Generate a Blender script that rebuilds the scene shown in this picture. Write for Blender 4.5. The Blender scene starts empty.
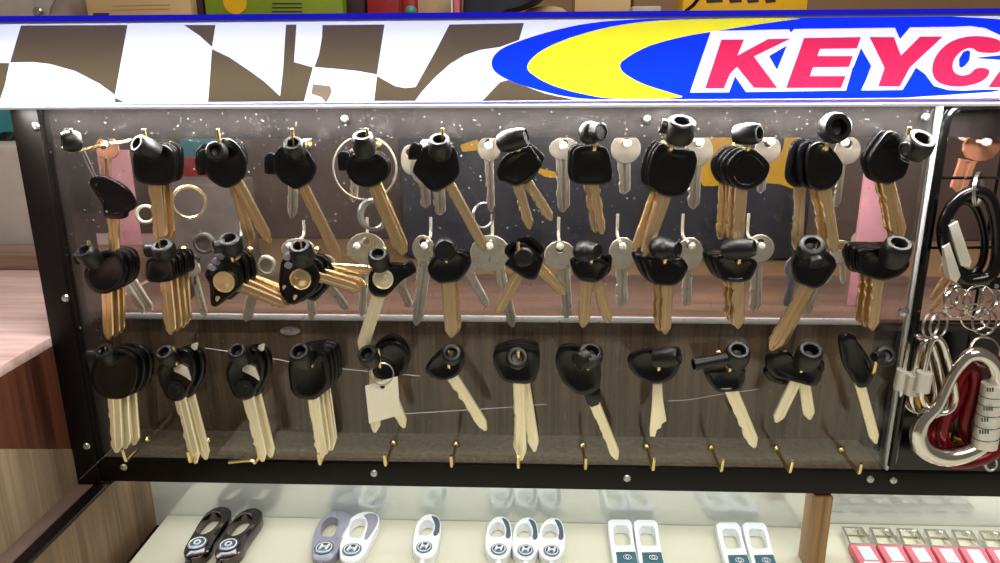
import bpy, bmesh, math, random
from mathutils import Vector, Matrix
from mathutils.geometry import delaunay_2d_cdt
random.seed(7)
S = bpy.context.scene
COL = S.collection

# ------------------------------------------------------------------ camera
CP = Vector((.3203, -.4696, .286)); PITCH, YAW, ROLL, F = math.radians(16.17), math.radians(2.52), math.radians(-.35), 760.0
fw = Vector((-math.sin(YAW)*math.cos(PITCH), math.cos(YAW)*math.cos(PITCH), -math.sin(PITCH)))
rt = Vector((math.cos(YAW), math.sin(YAW), 0)); up = rt.cross(fw)
rt, up = math.cos(ROLL)*rt + math.sin(ROLL)*up, -math.sin(ROLL)*rt + math.cos(ROLL)*up
cam = bpy.data.cameras.new('camera'); co = bpy.data.objects.new('camera', cam); COL.objects.link(co)
co.matrix_world = Matrix(((rt.x, up.x, -fw.x, CP.x), (rt.y, up.y, -fw.y, CP.y), (rt.z, up.z, -fw.z, CP.z), (0, 0, 0, 1)))
cam.sensor_width = 36; cam.lens = F*36/1000; cam.clip_start = .01; cam.clip_end = 20
S.camera = co
def ray(x, y): return fw + rt*((x-500)/F) - up*((y-281.5)/F)
def oy(x, y, Y=0.): d = ray(x, y); return CP + d*((Y-CP.y)/d.y)      # point of the place seen at x, y on the upright plane Y
def oz(x, y, Z): d = ray(x, y); return CP + d*((Z-CP.z)/d.z)          # ... on the level plane Z
def oxx(x, y, X=.0002): d = ray(x, y); return CP + d*((X-CP.x)/d.x)
PX = .00060

# ------------------------------------------------------------------ materials
def srgb(r, g, b): return tuple((c/255/12.92 if c <= 10 else ((c/255+.055)/1.055)**2.4) for c in (r, g, b)) + (1,)
def mat(name, rgb, rough=.5, metal=0., spec=.5, var=.0, vscale=60, coat=0., bump=0., bscale=400, emit=0.):
    m = bpy.data.materials.new(name); m.use_nodes = True; nt = m.node_tree; b = nt.nodes['Principled BSDF']
    c = srgb(*rgb); b.inputs['Base Color'].default_value = c; b.inputs['Roughness'].default_value = rough
    b.inputs['Metallic'].default_value = metal; b.inputs['Specular IOR Level'].default_value = spec; b.inputs['Coat Weight'].default_value = coat
    tc = nt.nodes.new('ShaderNodeTexCoord')
    n = nt.nodes.new('ShaderNodeTexNoise'); n.inputs['Scale'].default_value = vscale; n.inputs['Detail'].default_value = 5
    nt.links.new(tc.outputs['Object'], n.inputs['Vector'])
    r = nt.nodes.new('ShaderNodeValToRGB'); r.color_ramp.elements[0].position = .3; r.color_ramp.elements[1].position = .7
    r.color_ramp.elements[0].color = tuple(x*(1-var) for x in c[:3])+(1,); r.color_ramp.elements[1].color = tuple(min(1, x*(1+var)) for x in c[:3])+(1,)
    nt.links.new(n.outputs['Fac'], r.inputs['Fac']); nt.links.new(r.outputs['Color'], b.inputs['Base Color'])
    if bump:
        n2 = nt.nodes.new('ShaderNodeTexNoise'); n2.inputs['Scale'].default_value = bscale; nt.links.new(tc.outputs['Object'], n2.inputs['Vector'])
        bp = nt.nodes.new('ShaderNodeBump'); bp.inputs['Strength'].default_value = bump; bp.inputs['Distance'].default_value = .0006
        nt.links.new(n2.outputs['Fac'], bp.inputs['Height']); nt.links.new(bp.outputs['Normal'], b.inputs['Normal'])
    return m
def wood(name, a, b_, scale=(220, 220, 6), rough=.4, spec=.5, seams=None):
    m = bpy.data.materials.new(name); m.use_nodes = True; nt = m.node_tree; b = nt.nodes['Principled BSDF']; L = nt.links
    b.inputs['Roughness'].default_value = rough; b.inputs['Specular IOR Level'].default_value = spec
    tc = nt.nodes.new('ShaderNodeTexCoord'); mp = nt.nodes.new('ShaderNodeMapping'); mp.inputs['Scale'].default_value = scale
    L.new(tc.outputs['Object'], mp.inputs['Vector'])
    n = nt.nodes.new('ShaderNodeTexNoise'); n.inputs['Scale'].default_value = 1; n.inputs['Detail'].default_value = 8; n.inputs['Roughness'].default_value = .65
    L.new(mp.outputs['Vector'], n.inputs['Vector'])
    mp2 = nt.nodes.new('ShaderNodeMapping'); mp2.inputs['Scale'].default_value = tuple(s*.16 for s in scale); L.new(tc.outputs['Object'], mp2.inputs['Vector'])
    n3 = nt.nodes.new('ShaderNodeTexNoise'); n3.inputs['Scale'].default_value = 1; n3.inputs['Detail'].default_value = 3; L.new(mp2.outputs['Vector'], n3.inputs['Vector'])
    ad = nt.nodes.new('ShaderNodeMath'); ad.operation = 'ADD'; L.new(n.outputs['Fac'], ad.inputs[0]); L.new(n3.outputs['Fac'], ad.inputs[1])
    hf = nt.nodes.new('ShaderNodeMath'); hf.operation = 'MULTIPLY'; hf.inputs[1].default_value = .5; L.new(ad.outputs[0], hf.inputs[0])
    r = nt.nodes.new('ShaderNodeValToRGB'); r.color_ramp.elements[0].position = .36; r.color_ramp.elements[1].position = .64
    r.color_ramp.elements[0].color = srgb(*a); r.color_ramp.elements[1].color = srgb(*b_)
    L.new(hf.outputs[0], r.inputs['Fac']); L.new(r.outputs['Color'], b.inputs['Base Color'])
    bp = nt.nodes.new('ShaderNodeBump'); bp.inputs['Strength'].default_value = .25; bp.inputs['Distance'].default_value = .0004
    L.new(n.outputs['Fac'], bp.inputs['Height']); L.new(bp.outputs['Normal'], b.inputs['Normal'])
    return m
def print_mat(name, rgb):          # translucent printed film of the light box
    m = bpy.data.materials.new(name); m.use_nodes = True; nt = m.node_tree; nt.nodes.remove(nt.nodes['Principled BSDF']); L = nt.links
    out = nt.nodes['Material Output']; c = srgb(*rgb)
    tr = nt.nodes.new('ShaderNodeBsdfTranslucent'); tr.inputs['Color'].default_value = c
    di = nt.nodes.new('ShaderNodeBsdfDiffuse'); di.inputs['Color'].default_value = c
    gl = nt.nodes.new('ShaderNodeBsdfGlossy'); gl.inputs['Roughness'].default_value = .35
    a = nt.nodes.new('ShaderNodeMixShader'); a.inputs[0].default_value = .3; L.new(tr.outputs[0], a.inputs[1]); L.new(di.outputs[0], a.inputs[2])
    b = nt.nodes.new('ShaderNodeMixShader'); b.inputs[0].default_value = .03; L.new(a.outputs[0], b.inputs[1]); L.new(gl.outputs[0], b.inputs[2])
    L.new(b.outputs[0], out.inputs['Surface']); return m
def acrylic_mat():
    m = bpy.data.materials.new('hazy_clear_acrylic'); m.use_nodes = True; nt = m.node_tree; nt.nodes.remove(nt.nodes['Principled BSDF']); L = nt.links
    out = nt.nodes['Material Output']
    tp = nt.nodes.new('ShaderNodeBsdfTransparent'); tp.inputs['Color'].default_value = (.95, .945, .94, 1)
    gl = nt.nodes.new('ShaderNodeBsdfGlossy'); gl.inputs['Roughness'].default_value = .04
    df = nt.nodes.new('ShaderNodeBsdfDiffuse'); df.inputs['Color'].default_value = (.75, .72, .7, 1)
    tc = nt.nodes.new('ShaderNodeTexCoord'); n = nt.nodes.new('ShaderNodeTexNoise'); n.inputs['Scale'].default_value = 22; n.inputs['Detail'].default_value = 7; n.inputs['Roughness'].default_value = .7
    L.new(tc.outputs['Object'], n.inputs['Vector'])
    v = nt.nodes.new('ShaderNodeTexNoise'); v.inputs['Scale'].default_value = 420; v.inputs['Detail'].default_value = 1; L.new(tc.outputs['Object'], v.inputs['Vector'])
    st = nt.nodes.new('ShaderNodeMapRange'); st.inputs[1].default_value = .7; st.inputs[2].default_value = .76; st.inputs[3].default_value = 0; st.inputs[4].default_value = .35; L.new(v.outputs['Fac'], st.inputs[0])
    mr = nt.nodes.new('ShaderNodeMapRange'); mr.inputs[1].default_value = .4; mr.inputs[2].default_value = .75; mr.inputs[3].default_value = HAZE; mr.inputs[4].default_value = HAZE*2.6
    L.new(n.outputs['Fac'], mr.inputs[0])
    ad = nt.nodes.new('ShaderNodeMath'); ad.operation = 'ADD'; L.new(mr.outputs[0], ad.inputs[0]); L.new(st.outputs[0], ad.inputs[1])
    a = nt.nodes.new('ShaderNodeMixShader'); L.new(ad.outputs[0], a.inputs[0]); L.new(tp.outputs[0], a.inputs[1]); L.new(df.outputs[0], a.inputs[2])
    fr = nt.nodes.new('ShaderNodeFresnel'); fr.inputs['IOR'].default_value = 1.49
    b = nt.nodes.new('ShaderNodeMixShader'); L.new(fr.outputs[0], b.inputs[0]); L.new(a.outputs[0], b.inputs[1]); L.new(gl.outputs[0], b.inputs[2])
    L.new(b.outputs[0], out.inputs['Surface']); return m
HAZE = .007
M = dict(
    acrylic=acrylic_mat(),
    frame=mat('black_brown_frame_paint', (9, 5, 4), .45, spec=.25, var=.3),
    railsheen=mat('brown_rail_sheen', (104, 84, 76), .4, var=.15),
    side=mat('dark_brown_side_board', (24, 17, 15), .5, var=.2),
    strip=mat('brushed_grey_strip', (44, 37, 37), .5, .1, spec=.3, var=.25, vscale=90),
    steel=mat('steel', (205, 205, 205), .28, 1., var=.08),
    alu=mat('pale_aluminium', (226, 222, 212), .35, .35, var=.05),
    chrome=mat('chrome', (225, 222, 215), .16, 1., var=.05),
    darkchrome=mat('dark_chrome', (95, 88, 88), .18, 1., var=.1),
    edge=mat('polished_edge', (245, 247, 248), .3, .0, var=.03),
    brass=mat('brass', (246, 218, 172), .22, .85, var=.02, vscale=90),
    brassd=mat('darker_brass', (236, 204, 154), .22, .85, var=.03, vscale=90),  # slightly darker brass tone
    brasslit=mat('brightened_brass', (255, 244, 212), .28, .6, var=.02, vscale=90),  # brighter light on the lower-row blades put into a paler brass
    hook=mat('hook_brass', (236, 212, 150), .25, 1., var=.1),
    nickeldim=mat('darkened_nickel', (176, 166, 150), .4, .5, var=.12, vscale=200),
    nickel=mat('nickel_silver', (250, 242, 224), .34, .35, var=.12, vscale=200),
    copper=mat('copper_plastic', (150, 98, 74), .4, var=.15),
    ghostgrey=mat('grey_plastic', (120, 112, 110), .4, var=.15),
    plastic=mat('black_key_plastic', (5, 4, 6), .24, var=.2, bump=.12, bscale=1500),
    rubber=mat('black_rubber', (8, 8, 9), .4, var=.25, bump=.15, bscale=2500),
    trim=mat('silver_key_trim', (225, 220, 205), .25, .7, var=.06),
    insert=mat('cream_gold_insert', (226, 196, 150), .3, .5, var=.12),
    paper=mat('white_card', (250, 245, 225), .7, var=.02),
    tray=mat('cream_white_tray', (214, 212, 192), .5, var=.015, vscale=12),
    back=mat('glossy_white_back', (222, 226, 222), .1, .35, spec=.8, var=.03, vscale=8),
    boxwhite=mat('white_sheet_metal', (225, 225, 228), .5, var=.03),
    blue=mat('blue_trim_plastic', (14, 16, 250), .35, var=.03),
    red=mat('red_enamel', (112, 10, 24), .25, .3, var=.1),
    redcard=mat('red_card', (218, 112, 126), .45, var=.06),
    label=mat('pale_blue_white_label', (212, 232, 242), .4, var=.06, vscale=90),
    teal=mat('teal_plate', (62, 108, 122), .3, .3, var=.12),
    white=mat('white_enamel', (236, 240, 244), .3, var=.02),
    lilac=mat('lilac_grey_enamel', (150, 150, 166), .35, .2, var=.05),
    emb=mat('emblem_blue_grey', (92, 110, 126), .25, .5, var=.1),
    black=mat('black_gloss', (8, 8, 9), .18, var=.1),
    yellow=mat('yellow_plastic', (236, 184, 30), .4, var=.06),
    navy=mat('navy_fabric', (34, 38, 56), .7, var=.35, vscale=30),
    wallm=mat('mauve_brown_wall', (96, 79, 76), .6, var=.3, vscale=6),
    wallb=mat('brown_wall', (134, 104, 72), .6, var=.15, vscale=6),
    pink=mat('pink_plastic', (222, 158, 172), .5, var=.1),
    redb=mat('dark_red_card', (150, 22, 26), .5, var=.1),
    green=mat('green_pack', (128, 150, 36), .4, var=.1, vscale=14),
    kraft=mat('kraft_board', (206, 176, 128), .6, var=.08, vscale=14),
    greybox=mat('pale_grey_plastic', (176, 166, 160), .45, var=.06),
    tealb=mat('teal_plastic', (56, 132, 142), .4, var=.1),
    bottle=mat('white_bottle_plastic', (222, 206, 190), .4, var=.04),
    cap=mat('green_cap_plastic', (70, 140, 116), .4, var=.06),
    skin=mat('tan_cloth', (190, 160, 122), .6, var=.08),
    darkbrown=mat('dark_brown_card', (52, 28, 24), .6, var=.2),
    woodback=wood('brown_veneer', (62, 48, 34), (142, 116, 88), (420, 420, 9), .5),
    woodred=wood('reddish_dark_wood', (56, 27, 18), (112, 66, 46), (420, 420, 9), .38, .5),
    woodin=wood('grey_brown_wood', (74, 56, 38), (140, 112, 82), (440, 440, 10), .42),
    woodlit=wood('lit_grey_brown_wood', (128, 106, 82), (176, 154, 128), (440, 440, 10), .42),
    woodpost=wood('oak_divider_wood', (120, 88, 54), (178, 142, 96), (420, 420, 8), .45),
    topl=wood('pink_glare_worktop', (196, 158, 152), (236, 208, 204), (12, 160, 160), .25, .6),  # bright pink reflection on the left top put into the wood colour
    top=wood('pink_brown_counter', (98, 74, 64), (144, 114, 100), (14, 260, 260), .28, .5),
)
PR = {k: print_mat('print_'+k, c) for k, c in dict(white=(238, 240, 250), dark=(90, 77, 54), blue=(6, 50, 232), yellow=(248, 238, 40), red=(214, 40, 74)).items()}

# ------------------------------------------------------------------ mesh helpers
def link(name, bm, m, parent=None, smooth=True, origin=None, ang=35):
    bmesh.ops.remove_doubles(bm, verts=bm.verts, dist=1e-7)
    bmesh.ops.recalc_face_normals(bm, faces=bm.faces)
    if origin is not None: bmesh.ops.translate(bm, verts=bm.verts, vec=-Vector(origin))
    me = bpy.data.meshes.new(name); bm.to_mesh(me); bm.free()
    for x in (m if isinstance(m, (list, tuple)) else [m]): me.materials.append(x)
    if smooth:
        me.polygons.foreach_set('use_smooth', [True]*len(me.polygons))
        me.set_sharp_from_angle(angle=math.radians(ang))
    o = bpy.data.objects.new(name, me); COL.objects.link(o)
    if parent is not None:
        o.parent = parent
    elif origin is not None: o.location = origin
    return o
def thing(name, loc, label, cat, group=None):
    o = bpy.data.objects.new(name, None); o.empty_display_size = .01; COL.objects.link(o); o.location = loc
    return tag(o, label, cat, group)
def tag(o, label, cat, group=None):
    o['label'] = label; o['category'] = cat
    if group: o['group'] = group
    return o
def struct(o): o['kind'] = 'structure'; return o
def box(bm, x0, x1, y0, y1, z0, z1, bev=0., seg=2):
    r = bmesh.ops.create_cube(bm, size=1); vs = r['verts']
    for v in vs: v.co = Vector((x0+(v.co.x+.5)*(x1-x0), y0+(v.co.y+.5)*(y1-y0), z0+(v.co.z+.5)*(z1-z0)))
    if bev:
        es = list({e for v in vs for e in v.link_edges})
        bmesh.ops.bevel(bm, geom=es, offset=bev, segments=seg, affect='EDGES', profile=.5)
    return bm
def bx(*a, **k): return box(bmesh.new(), *a, **k)
def chaikin(p, n=2, closed=True):
    for _ in range(n):
        q = []
        for i in range(len(p) if closed else len(p)-1):
            a, b = p[i], p[(i+1) % len(p)]
            q += [a*.75+b*.25, a*.25+b*.75]
        p = q if closed else [p[0]]+q+[p[-1]]
    return p
def soft(p, k=.16):
    q = []
    for i in range(len(p)):
        a, b = p[i], p[(i+1) % len(p)]; q += [a*(1-k)+b*k, a*k+b*(1-k)]
    return chaikin(q, 1)
def basis(n):
    n = Vector(n).normalized(); a = Vector((0, 0, 1)) if abs(n.z) < .9 else Vector((1, 0, 0))
    u = a.cross(n).normalized(); return u, n.cross(u), n
def slab(bm, pts, n, t, bev=.0008, dish=0., dishk=.74):
    """outline pts (front face) extruded t along -n with rounded rims, and an optional sunk middle"""
    n = Vector(n).normalized(); c = sum(pts, Vector())/len(pts)
    rad = sum((p-c).length for p in pts)/len(pts); k = max(.5, 1-bev/rad)
    def ring(s, d): return [bm.verts.new(c+(p-c)*s-n*d) for p in pts]
    rs = []
    if dish: rs += [ring(dishk-.06, dish), ring(dishk, 0)]
    km = 1-(1-k)*.3
    rs += [ring(k, 0), ring(km, bev*.3), ring(1, bev), ring(1, t-bev), ring(km, t-bev*.3), ring(k, t)]
    N = len(pts)
    for a, b in zip(rs, rs[1:]):
        for i in range(N): bm.faces.new((a[i], a[(i+1) % N], b[(i+1) % N], b[i]))
    bm.faces.new(rs[0]); bm.faces.new(rs[-1][::-1]); return bm
def slab_hole(bm, outer, inner, n, t):
    """outline with a hole; both loops are resampled so that they pair up"""
    n = Vector(n).normalized(); c = sum(inner, Vector())/len(inner); u, v, _ = basis(n); N = 40
    def cast(loop, a):
        d = u*math.cos(a)+v*math.sin(a); best = None
        for i in range(len(loop)):
            p, q = loop[i]-c, loop[(i+1) % len(loop)]-c
            px, py, qx, qy = p.dot(u), p.dot(v), q.dot(u), q.dot(v); dx, dy = math.cos(a), math.sin(a)
            ex, ey = qx-px, qy-py; det = dx*ey-dy*ex
            if abs(det) < 1e-12: continue
            s = (px*ey-py*ex)/det; w = (px*dy-py*dx)/det
            if s > 0 and -1e-6 <= w <= 1+1e-6 and (best is None or s > best): best = s
        return c+d*(best or .001)
    angs = [2*math.pi*i/N for i in range(N)]
    for p in outer:
        q = p-c; angs.append(math.atan2(q.dot(v), q.dot(u)) % (2*math.pi))
    angs = sorted(set(round(a, 4) for a in angs)); N = len(angs)
    o = [cast(outer, a) for a in angs]; i_ = [cast(inner, a) for a in angs]
    b = min(.0006, t*.3)
    def rg(L, d, s=1.): return [bm.verts.new(c+(p-c)*s-n*d) for p in L]
    rs = [rg(i_, b*.6), rg(i_, 0, 1.06), rg(o, 0, .97), rg(o, b), rg(o, t-b), rg(o, t, .97), rg(i_, t, 1.06), rg(i_, t-b*.6)]
    for a, bb in zip(rs, rs[1:]+rs[:1]):
        for i in range(N):
            try: bm.faces.new((a[i], a[(i+1) % N], bb[(i+1) % N], bb[i]))
            except ValueError: pass
    return bm
def tube(bm, pts, r, seg=10, closed=False, cap=True):
    N = len(pts); rr = r if isinstance(r, (list, tuple)) else [r]*N
    rings = []; nrm = None
    for i in range(N):
        a = pts[(i-1) % N] if (closed or i > 0) else pts[i]; b = pts[(i+1) % N] if (closed or i < N-1) else pts[i]
        t = (b-a).normalized()
        if nrm is None: nrm = t.orthogonal().normalized()
        nrm = (nrm-t*nrm.dot(t)).normalized(); bn = t.cross(nrm)
        rings.append([bm.verts.new(pts[i]+(nrm*math.cos(2*math.pi*k/seg)+bn*math.sin(2*math.pi*k/seg))*rr[i]) for k in range(seg)])
    if closed:      # match twist
        a, b = rings[-1], rings[0]
        sh = min(range(seg), key=lambda s: sum((a[k].co-b[(k+s) % seg].co).length for k in range(seg)))
    for j in range(N if closed else N-1):
        a, b = rings[j], rings[(j+1) % N]; s = sh if closed and j == N-1 else 0
        for k in range(seg): bm.faces.new((a[k], a[(k+1) % seg], b[(k+1+s) % seg], b[(k+s) % seg]))
    if not closed and cap: bm.faces.new(rings[0][::-1]); bm.faces.new(rings[-1])
    return bm
def lathe(bm, c, axis, prof, seg=24):
    u, v, n = basis(axis); rings = []
    for r, h in prof:
        rings.append([bm.verts.new(c+n*h+(u*math.cos(2*math.pi*k/seg)+v*math.sin(2*math.pi*k/seg))*max(r, 1e-5)) for k in range(seg)])
    for a, b in zip(rings, rings[1:]):
        for k in range(seg): bm.faces.new((a[k], a[(k+1) % seg], b[(k+1) % seg], b[k]))
    bm.faces.new(rings[0][::-1]); bm.faces.new(rings[-1]); return bm
def ringpts(c, axis, r, n=28, sq=1.):
    u, v, _ = basis(axis); return [c+u*r*math.cos(2*math.pi*i/n)+v*r*sq*math.sin(2*math.pi*i/n) for i in range(n)]
def dup(o, parent=None):
    c = o.copy(); COL.objects.link(c); c.parent = parent
    for ch in list(o.children): dup(ch, c)
    return c
def V(*a): return Vector(a)

# ------------------------------------------------------------------ the setting
W = .56
struct(link('wall_back', bx(-1.2, 1.9, .95, 1.0, -.9, 1.4), M['wallb']))
struct(link('floor', bx(-1.2, 1.9, -1.5, 1.0, -.95, -.9), M['darkbrown']))

# shop counter: body carrying the stand, its left wing comes towards the viewer
cn = thing('shop_counter', (0, .1, -.9), 'brown wooden shop counter with pinkish top behind and left of the key stand', 'counter')
def cpart(name, bm, m, ang=35): return link(name, bm, m, cn, origin=(0, .1, -.9), ang=ang)
cpart('front_panel_or_shade_sheet', bx(.0, W+.002, .046, .052, .0, .1075), M['woodback'])
cpart('front_panel_or_shade_sheet', bx(W+.002, .95, .03, .052, .0, .1075), M['black'])  # black sheet in place of the shaded open interior behind the rack
cpart('worktop', bx(.0, .95, .045, .157, .1075, .111, bev=.0006), M['top'])
cpart('edge_trim', bx(.0, W, .0435, .0455, .1068, .1112, bev=.0003), M['edge'])
cpart('worktop', bx(-.6, -.0005, -.42, .31, .104, .111, bev=.0008), M['topl'])
cpart('side_panel', bx(-.02, -.0005, -.42, -.001, .0, .104), M['woodred'])
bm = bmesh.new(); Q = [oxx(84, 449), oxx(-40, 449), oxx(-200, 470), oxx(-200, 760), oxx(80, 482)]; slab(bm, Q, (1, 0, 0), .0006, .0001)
cpart('lit_wall_patch', bm, M['woodlit'])  # thin overlay: showcase light on the side wall put into paler wood colour
cpart('side_panel', bx(-.6, -.0205, -.42, .31, -.9, .104), M['woodred'])
cpart('floor_ledge', bx(.0, .5605, .0035, .046, .004, .0165), mat('dusty_dark_ledge', (84, 76, 60), .5, var=.5, vscale=240))
wl = cpart('riser', bx(-.02, -.003, .1, .155, .111, .131, bev=.001), M['top'])
cpart('riser', bx(-.6, -.02, .16, .2, .111, .125, bev=.001), M['top'])

# showcase under the stand
sc_ = thing('glass_showcase', (.3, 0, -.9), 'lit white showcase under the key stand with wooden end wall', 'display case')
def spart(name, bm, m, ang=35): return link(name, bm, m, sc_, origin=(.3, 0, -.9), ang=ang)
spart('back_panel', bx(.0, .95, .0495, .054, -.075, .004), M['back'])
spart('end_wall', bx(.0105, .0205, -.45, .0495, -.2, -.003), M['woodin'])
spart('top_rail', bx(-.0005, .0205, -.45, -.0068, -.0032, .0, bev=.0006), M['frame'])
spart('rail_sheen', bx(-.0003, .0115, -.45, -.0068, .0, .0006, bev=.0002), M['railsheen'])  # brown strip on the black rail: its top reflection put into colour
spart('tray_floor', bx(.031, .53, -.45, .049, -.068, -.06, bev=.001), M['tray'])
spart('tray_floor', bx(.5275, .95, -.45, .049, -.068, -.056, bev=.001), M['tray'])
dv = [oz(805, 505, -.0005)]
spart('divider', bx(.5145, .5265, -.004, .014, -.2, -.001, bev=.0004), M['woodpost'])
spart('base_panel', bx(.0, .95, -.45, .054, -.2, -.07), M['frame'])

# ------------------------------------------------------------------ key display stand
st = thing('key_display_stand', (W/2, 0, 0), 'black framed clear acrylic key display stand with rows of brass hooks', 'display stand')
SO = (W/2, 0, 0)
def sp(name, bm, m, ang=35): return link(name, bm, m, st, origin=SO, ang=ang)
sp('acrylic_panel', bx(.012, W+.001, 0, .003, .015, .2655), M['acrylic'])
sp('post', bx(-.0005, .0165, -.006, -.0002, .0, .2655, bev=.0005), M['frame'])
sp('bottom_rail', bx(-.0005, .95, -.0045, -.0002, .002, .0192, bev=.0005), M['frame'])
sp('edge_trim', bx(.5590, .5608, -.003, .0035, .0195, .2655, bev=.0004), M['edge'])
sp('side_panel', bx(.0125, .0165, .0035, .036, .0, .2655), M['side'])
sp('top_strip', bx(.009, .95, .0045, .0062, .2405, .2655), M['strip'])
mb = bmesh.new(); tube(mb, [oy(112, 449, -.0067), oy(80, 479, -.0067)], .0003, 6); sp('mitre_seam', mb, M['steel'])
def screw(p):
    bm = bmesh.new(); lathe(bm, p, (0, -1, 0), [(.0024, 0), (.0026, .0006), (.0021, .0014), (.0011, .0017), (.0009, .0010), (.0003, .0009)], 16)
    sp('screw', bm, M['steel'])
for x, y in ((36, 126), (66, 298), (87, 446), (124, 467), (374, 473), (627, 478), (870, 479), (893, 480)): screw(oy(x, y, -.006 if x < 90 else -.0045))
for x, y in ((345, 119), (647, 119), (925, 117)): screw(oy(x, y, -.0002))
for x, y in ((118, 357), (345, 390), (470, 392), (640, 385), (700, 395), (79, 367), (560, 385)):
    bm = bmesh.new(); lathe(bm, oy(x, y, -.0001), (0, -1, 0), [(.0011, 0), (.0008, .0006), (.0003, .0008)], 10)
# scratches in the acrylic
for ps in ([(402, 414), (450, 411), (500, 408), (547, 404)], [(668, 401), (690, 400), (715, 395), (760, 389)], [(205, 348), (260, 356), (310, 366), (420, 376)]):
    bm = bmesh.new(); tube(bm, chaikin([oy(x, y, -.0002) for x, y in ps], 2, False), .00016, 5); sp('scratch', bm, M['edge'])
HX = [.0517+.0434*i for i in range(12)]; HZ = [.237, .1705, .102, .033]
TIPD = {(3, 2): (-.017, 0, .0005), (3, 11): (0, 0, .007)}
for r in range(4):
    for i in range(12):
        x, z = HX[i], HZ[r]; t = V(*TIPD.get((r, i), (0, -.001, .0125 if r < 3 else .0085)))
        p = [V(x, .0, z), V(x, -.012, z-.0004), V(x, -.026, z-.0008), V(x, -.0296, z-.0004), V(x, -.0302, z+.0025)+t*.05, V(x, -.0304, z)+t]
        bm = bmesh.new(); tube(bm, chaikin(p, 2, False), .00115, 8); lathe(bm, V(x, 0, z), (0, -1, 0), [(.0026, 0), (.0026, .0008), (.0016, .0022), (.0012, .0026)], 12)
        sp('hook', bm, M['hook'])

# ------------------------------------------------------------------ keys
def blade_mesh(bm, a, b, w, t, cut='plain', n=None):
    """bevelled, grooved blade from a to b (centre line); cut: plain / cut / double"""
    d = (b-a); L = d.length; d = d/L; n = Vector(n or (0, -1, 0)).normalized(); s = d.cross(n).normalized()
    N = 26; rings = []
    rnd = random.Random(int(a.x*1e5)+int(b.z*1e5))
    bit = [rnd.choice((0, .10, .2, .28, .16)) for _ in range(9)]
    for i in range(N+1):
        f = i/N; wl = wr = w/2
        if cut != 'plain' and .3 < f < .9:
            k = bit[int((f-.3)/.6*8.99)]; wr *= 1-k
            if cut == 'double': wl *= 1-k
        if f < .06: wl *= 1.08; wr *= 1.08
        if f > .88:
            g = 1-(f-.88)/.12; wl *= .25+.75*g; wr *= .3+.7*g
        h = t/2; gl, gr = -.34, .06; gd = h*.55 if .04 < f < .97 else 0
        q = w/2*min(1, wl/(w/2), 1 if f <= .88 else wr/(w/2))
        prof = [(-wl, h*.4), (-wl+.0006*min(1, wl/.001), h), (q*gl*1., h), (q*gl*.8, h-gd), (q*gr, h-gd), (q*(gr+.1), h), (wr-.0006*min(1, wr/.001), h), (wr, h*.4),
                (wr, -h*.55), (wr*.9, -h), (-wl*.9, -h), (-wl, -h*.55)]
        c = a+d*(L*f); rings.append([bm.verts.new(c+s*u+n*v) for u, v in prof])
    K = len(rings[0])
    for p, q in zip(rings, rings[1:]):
        for k in range(K): bm.faces.new((p[k], p[(k+1) % K], q[(k+1) % K], q[k]))
    bm.faces.new(rings[0][::-1]); bm.faces.new(rings[-1]); return bm

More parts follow.
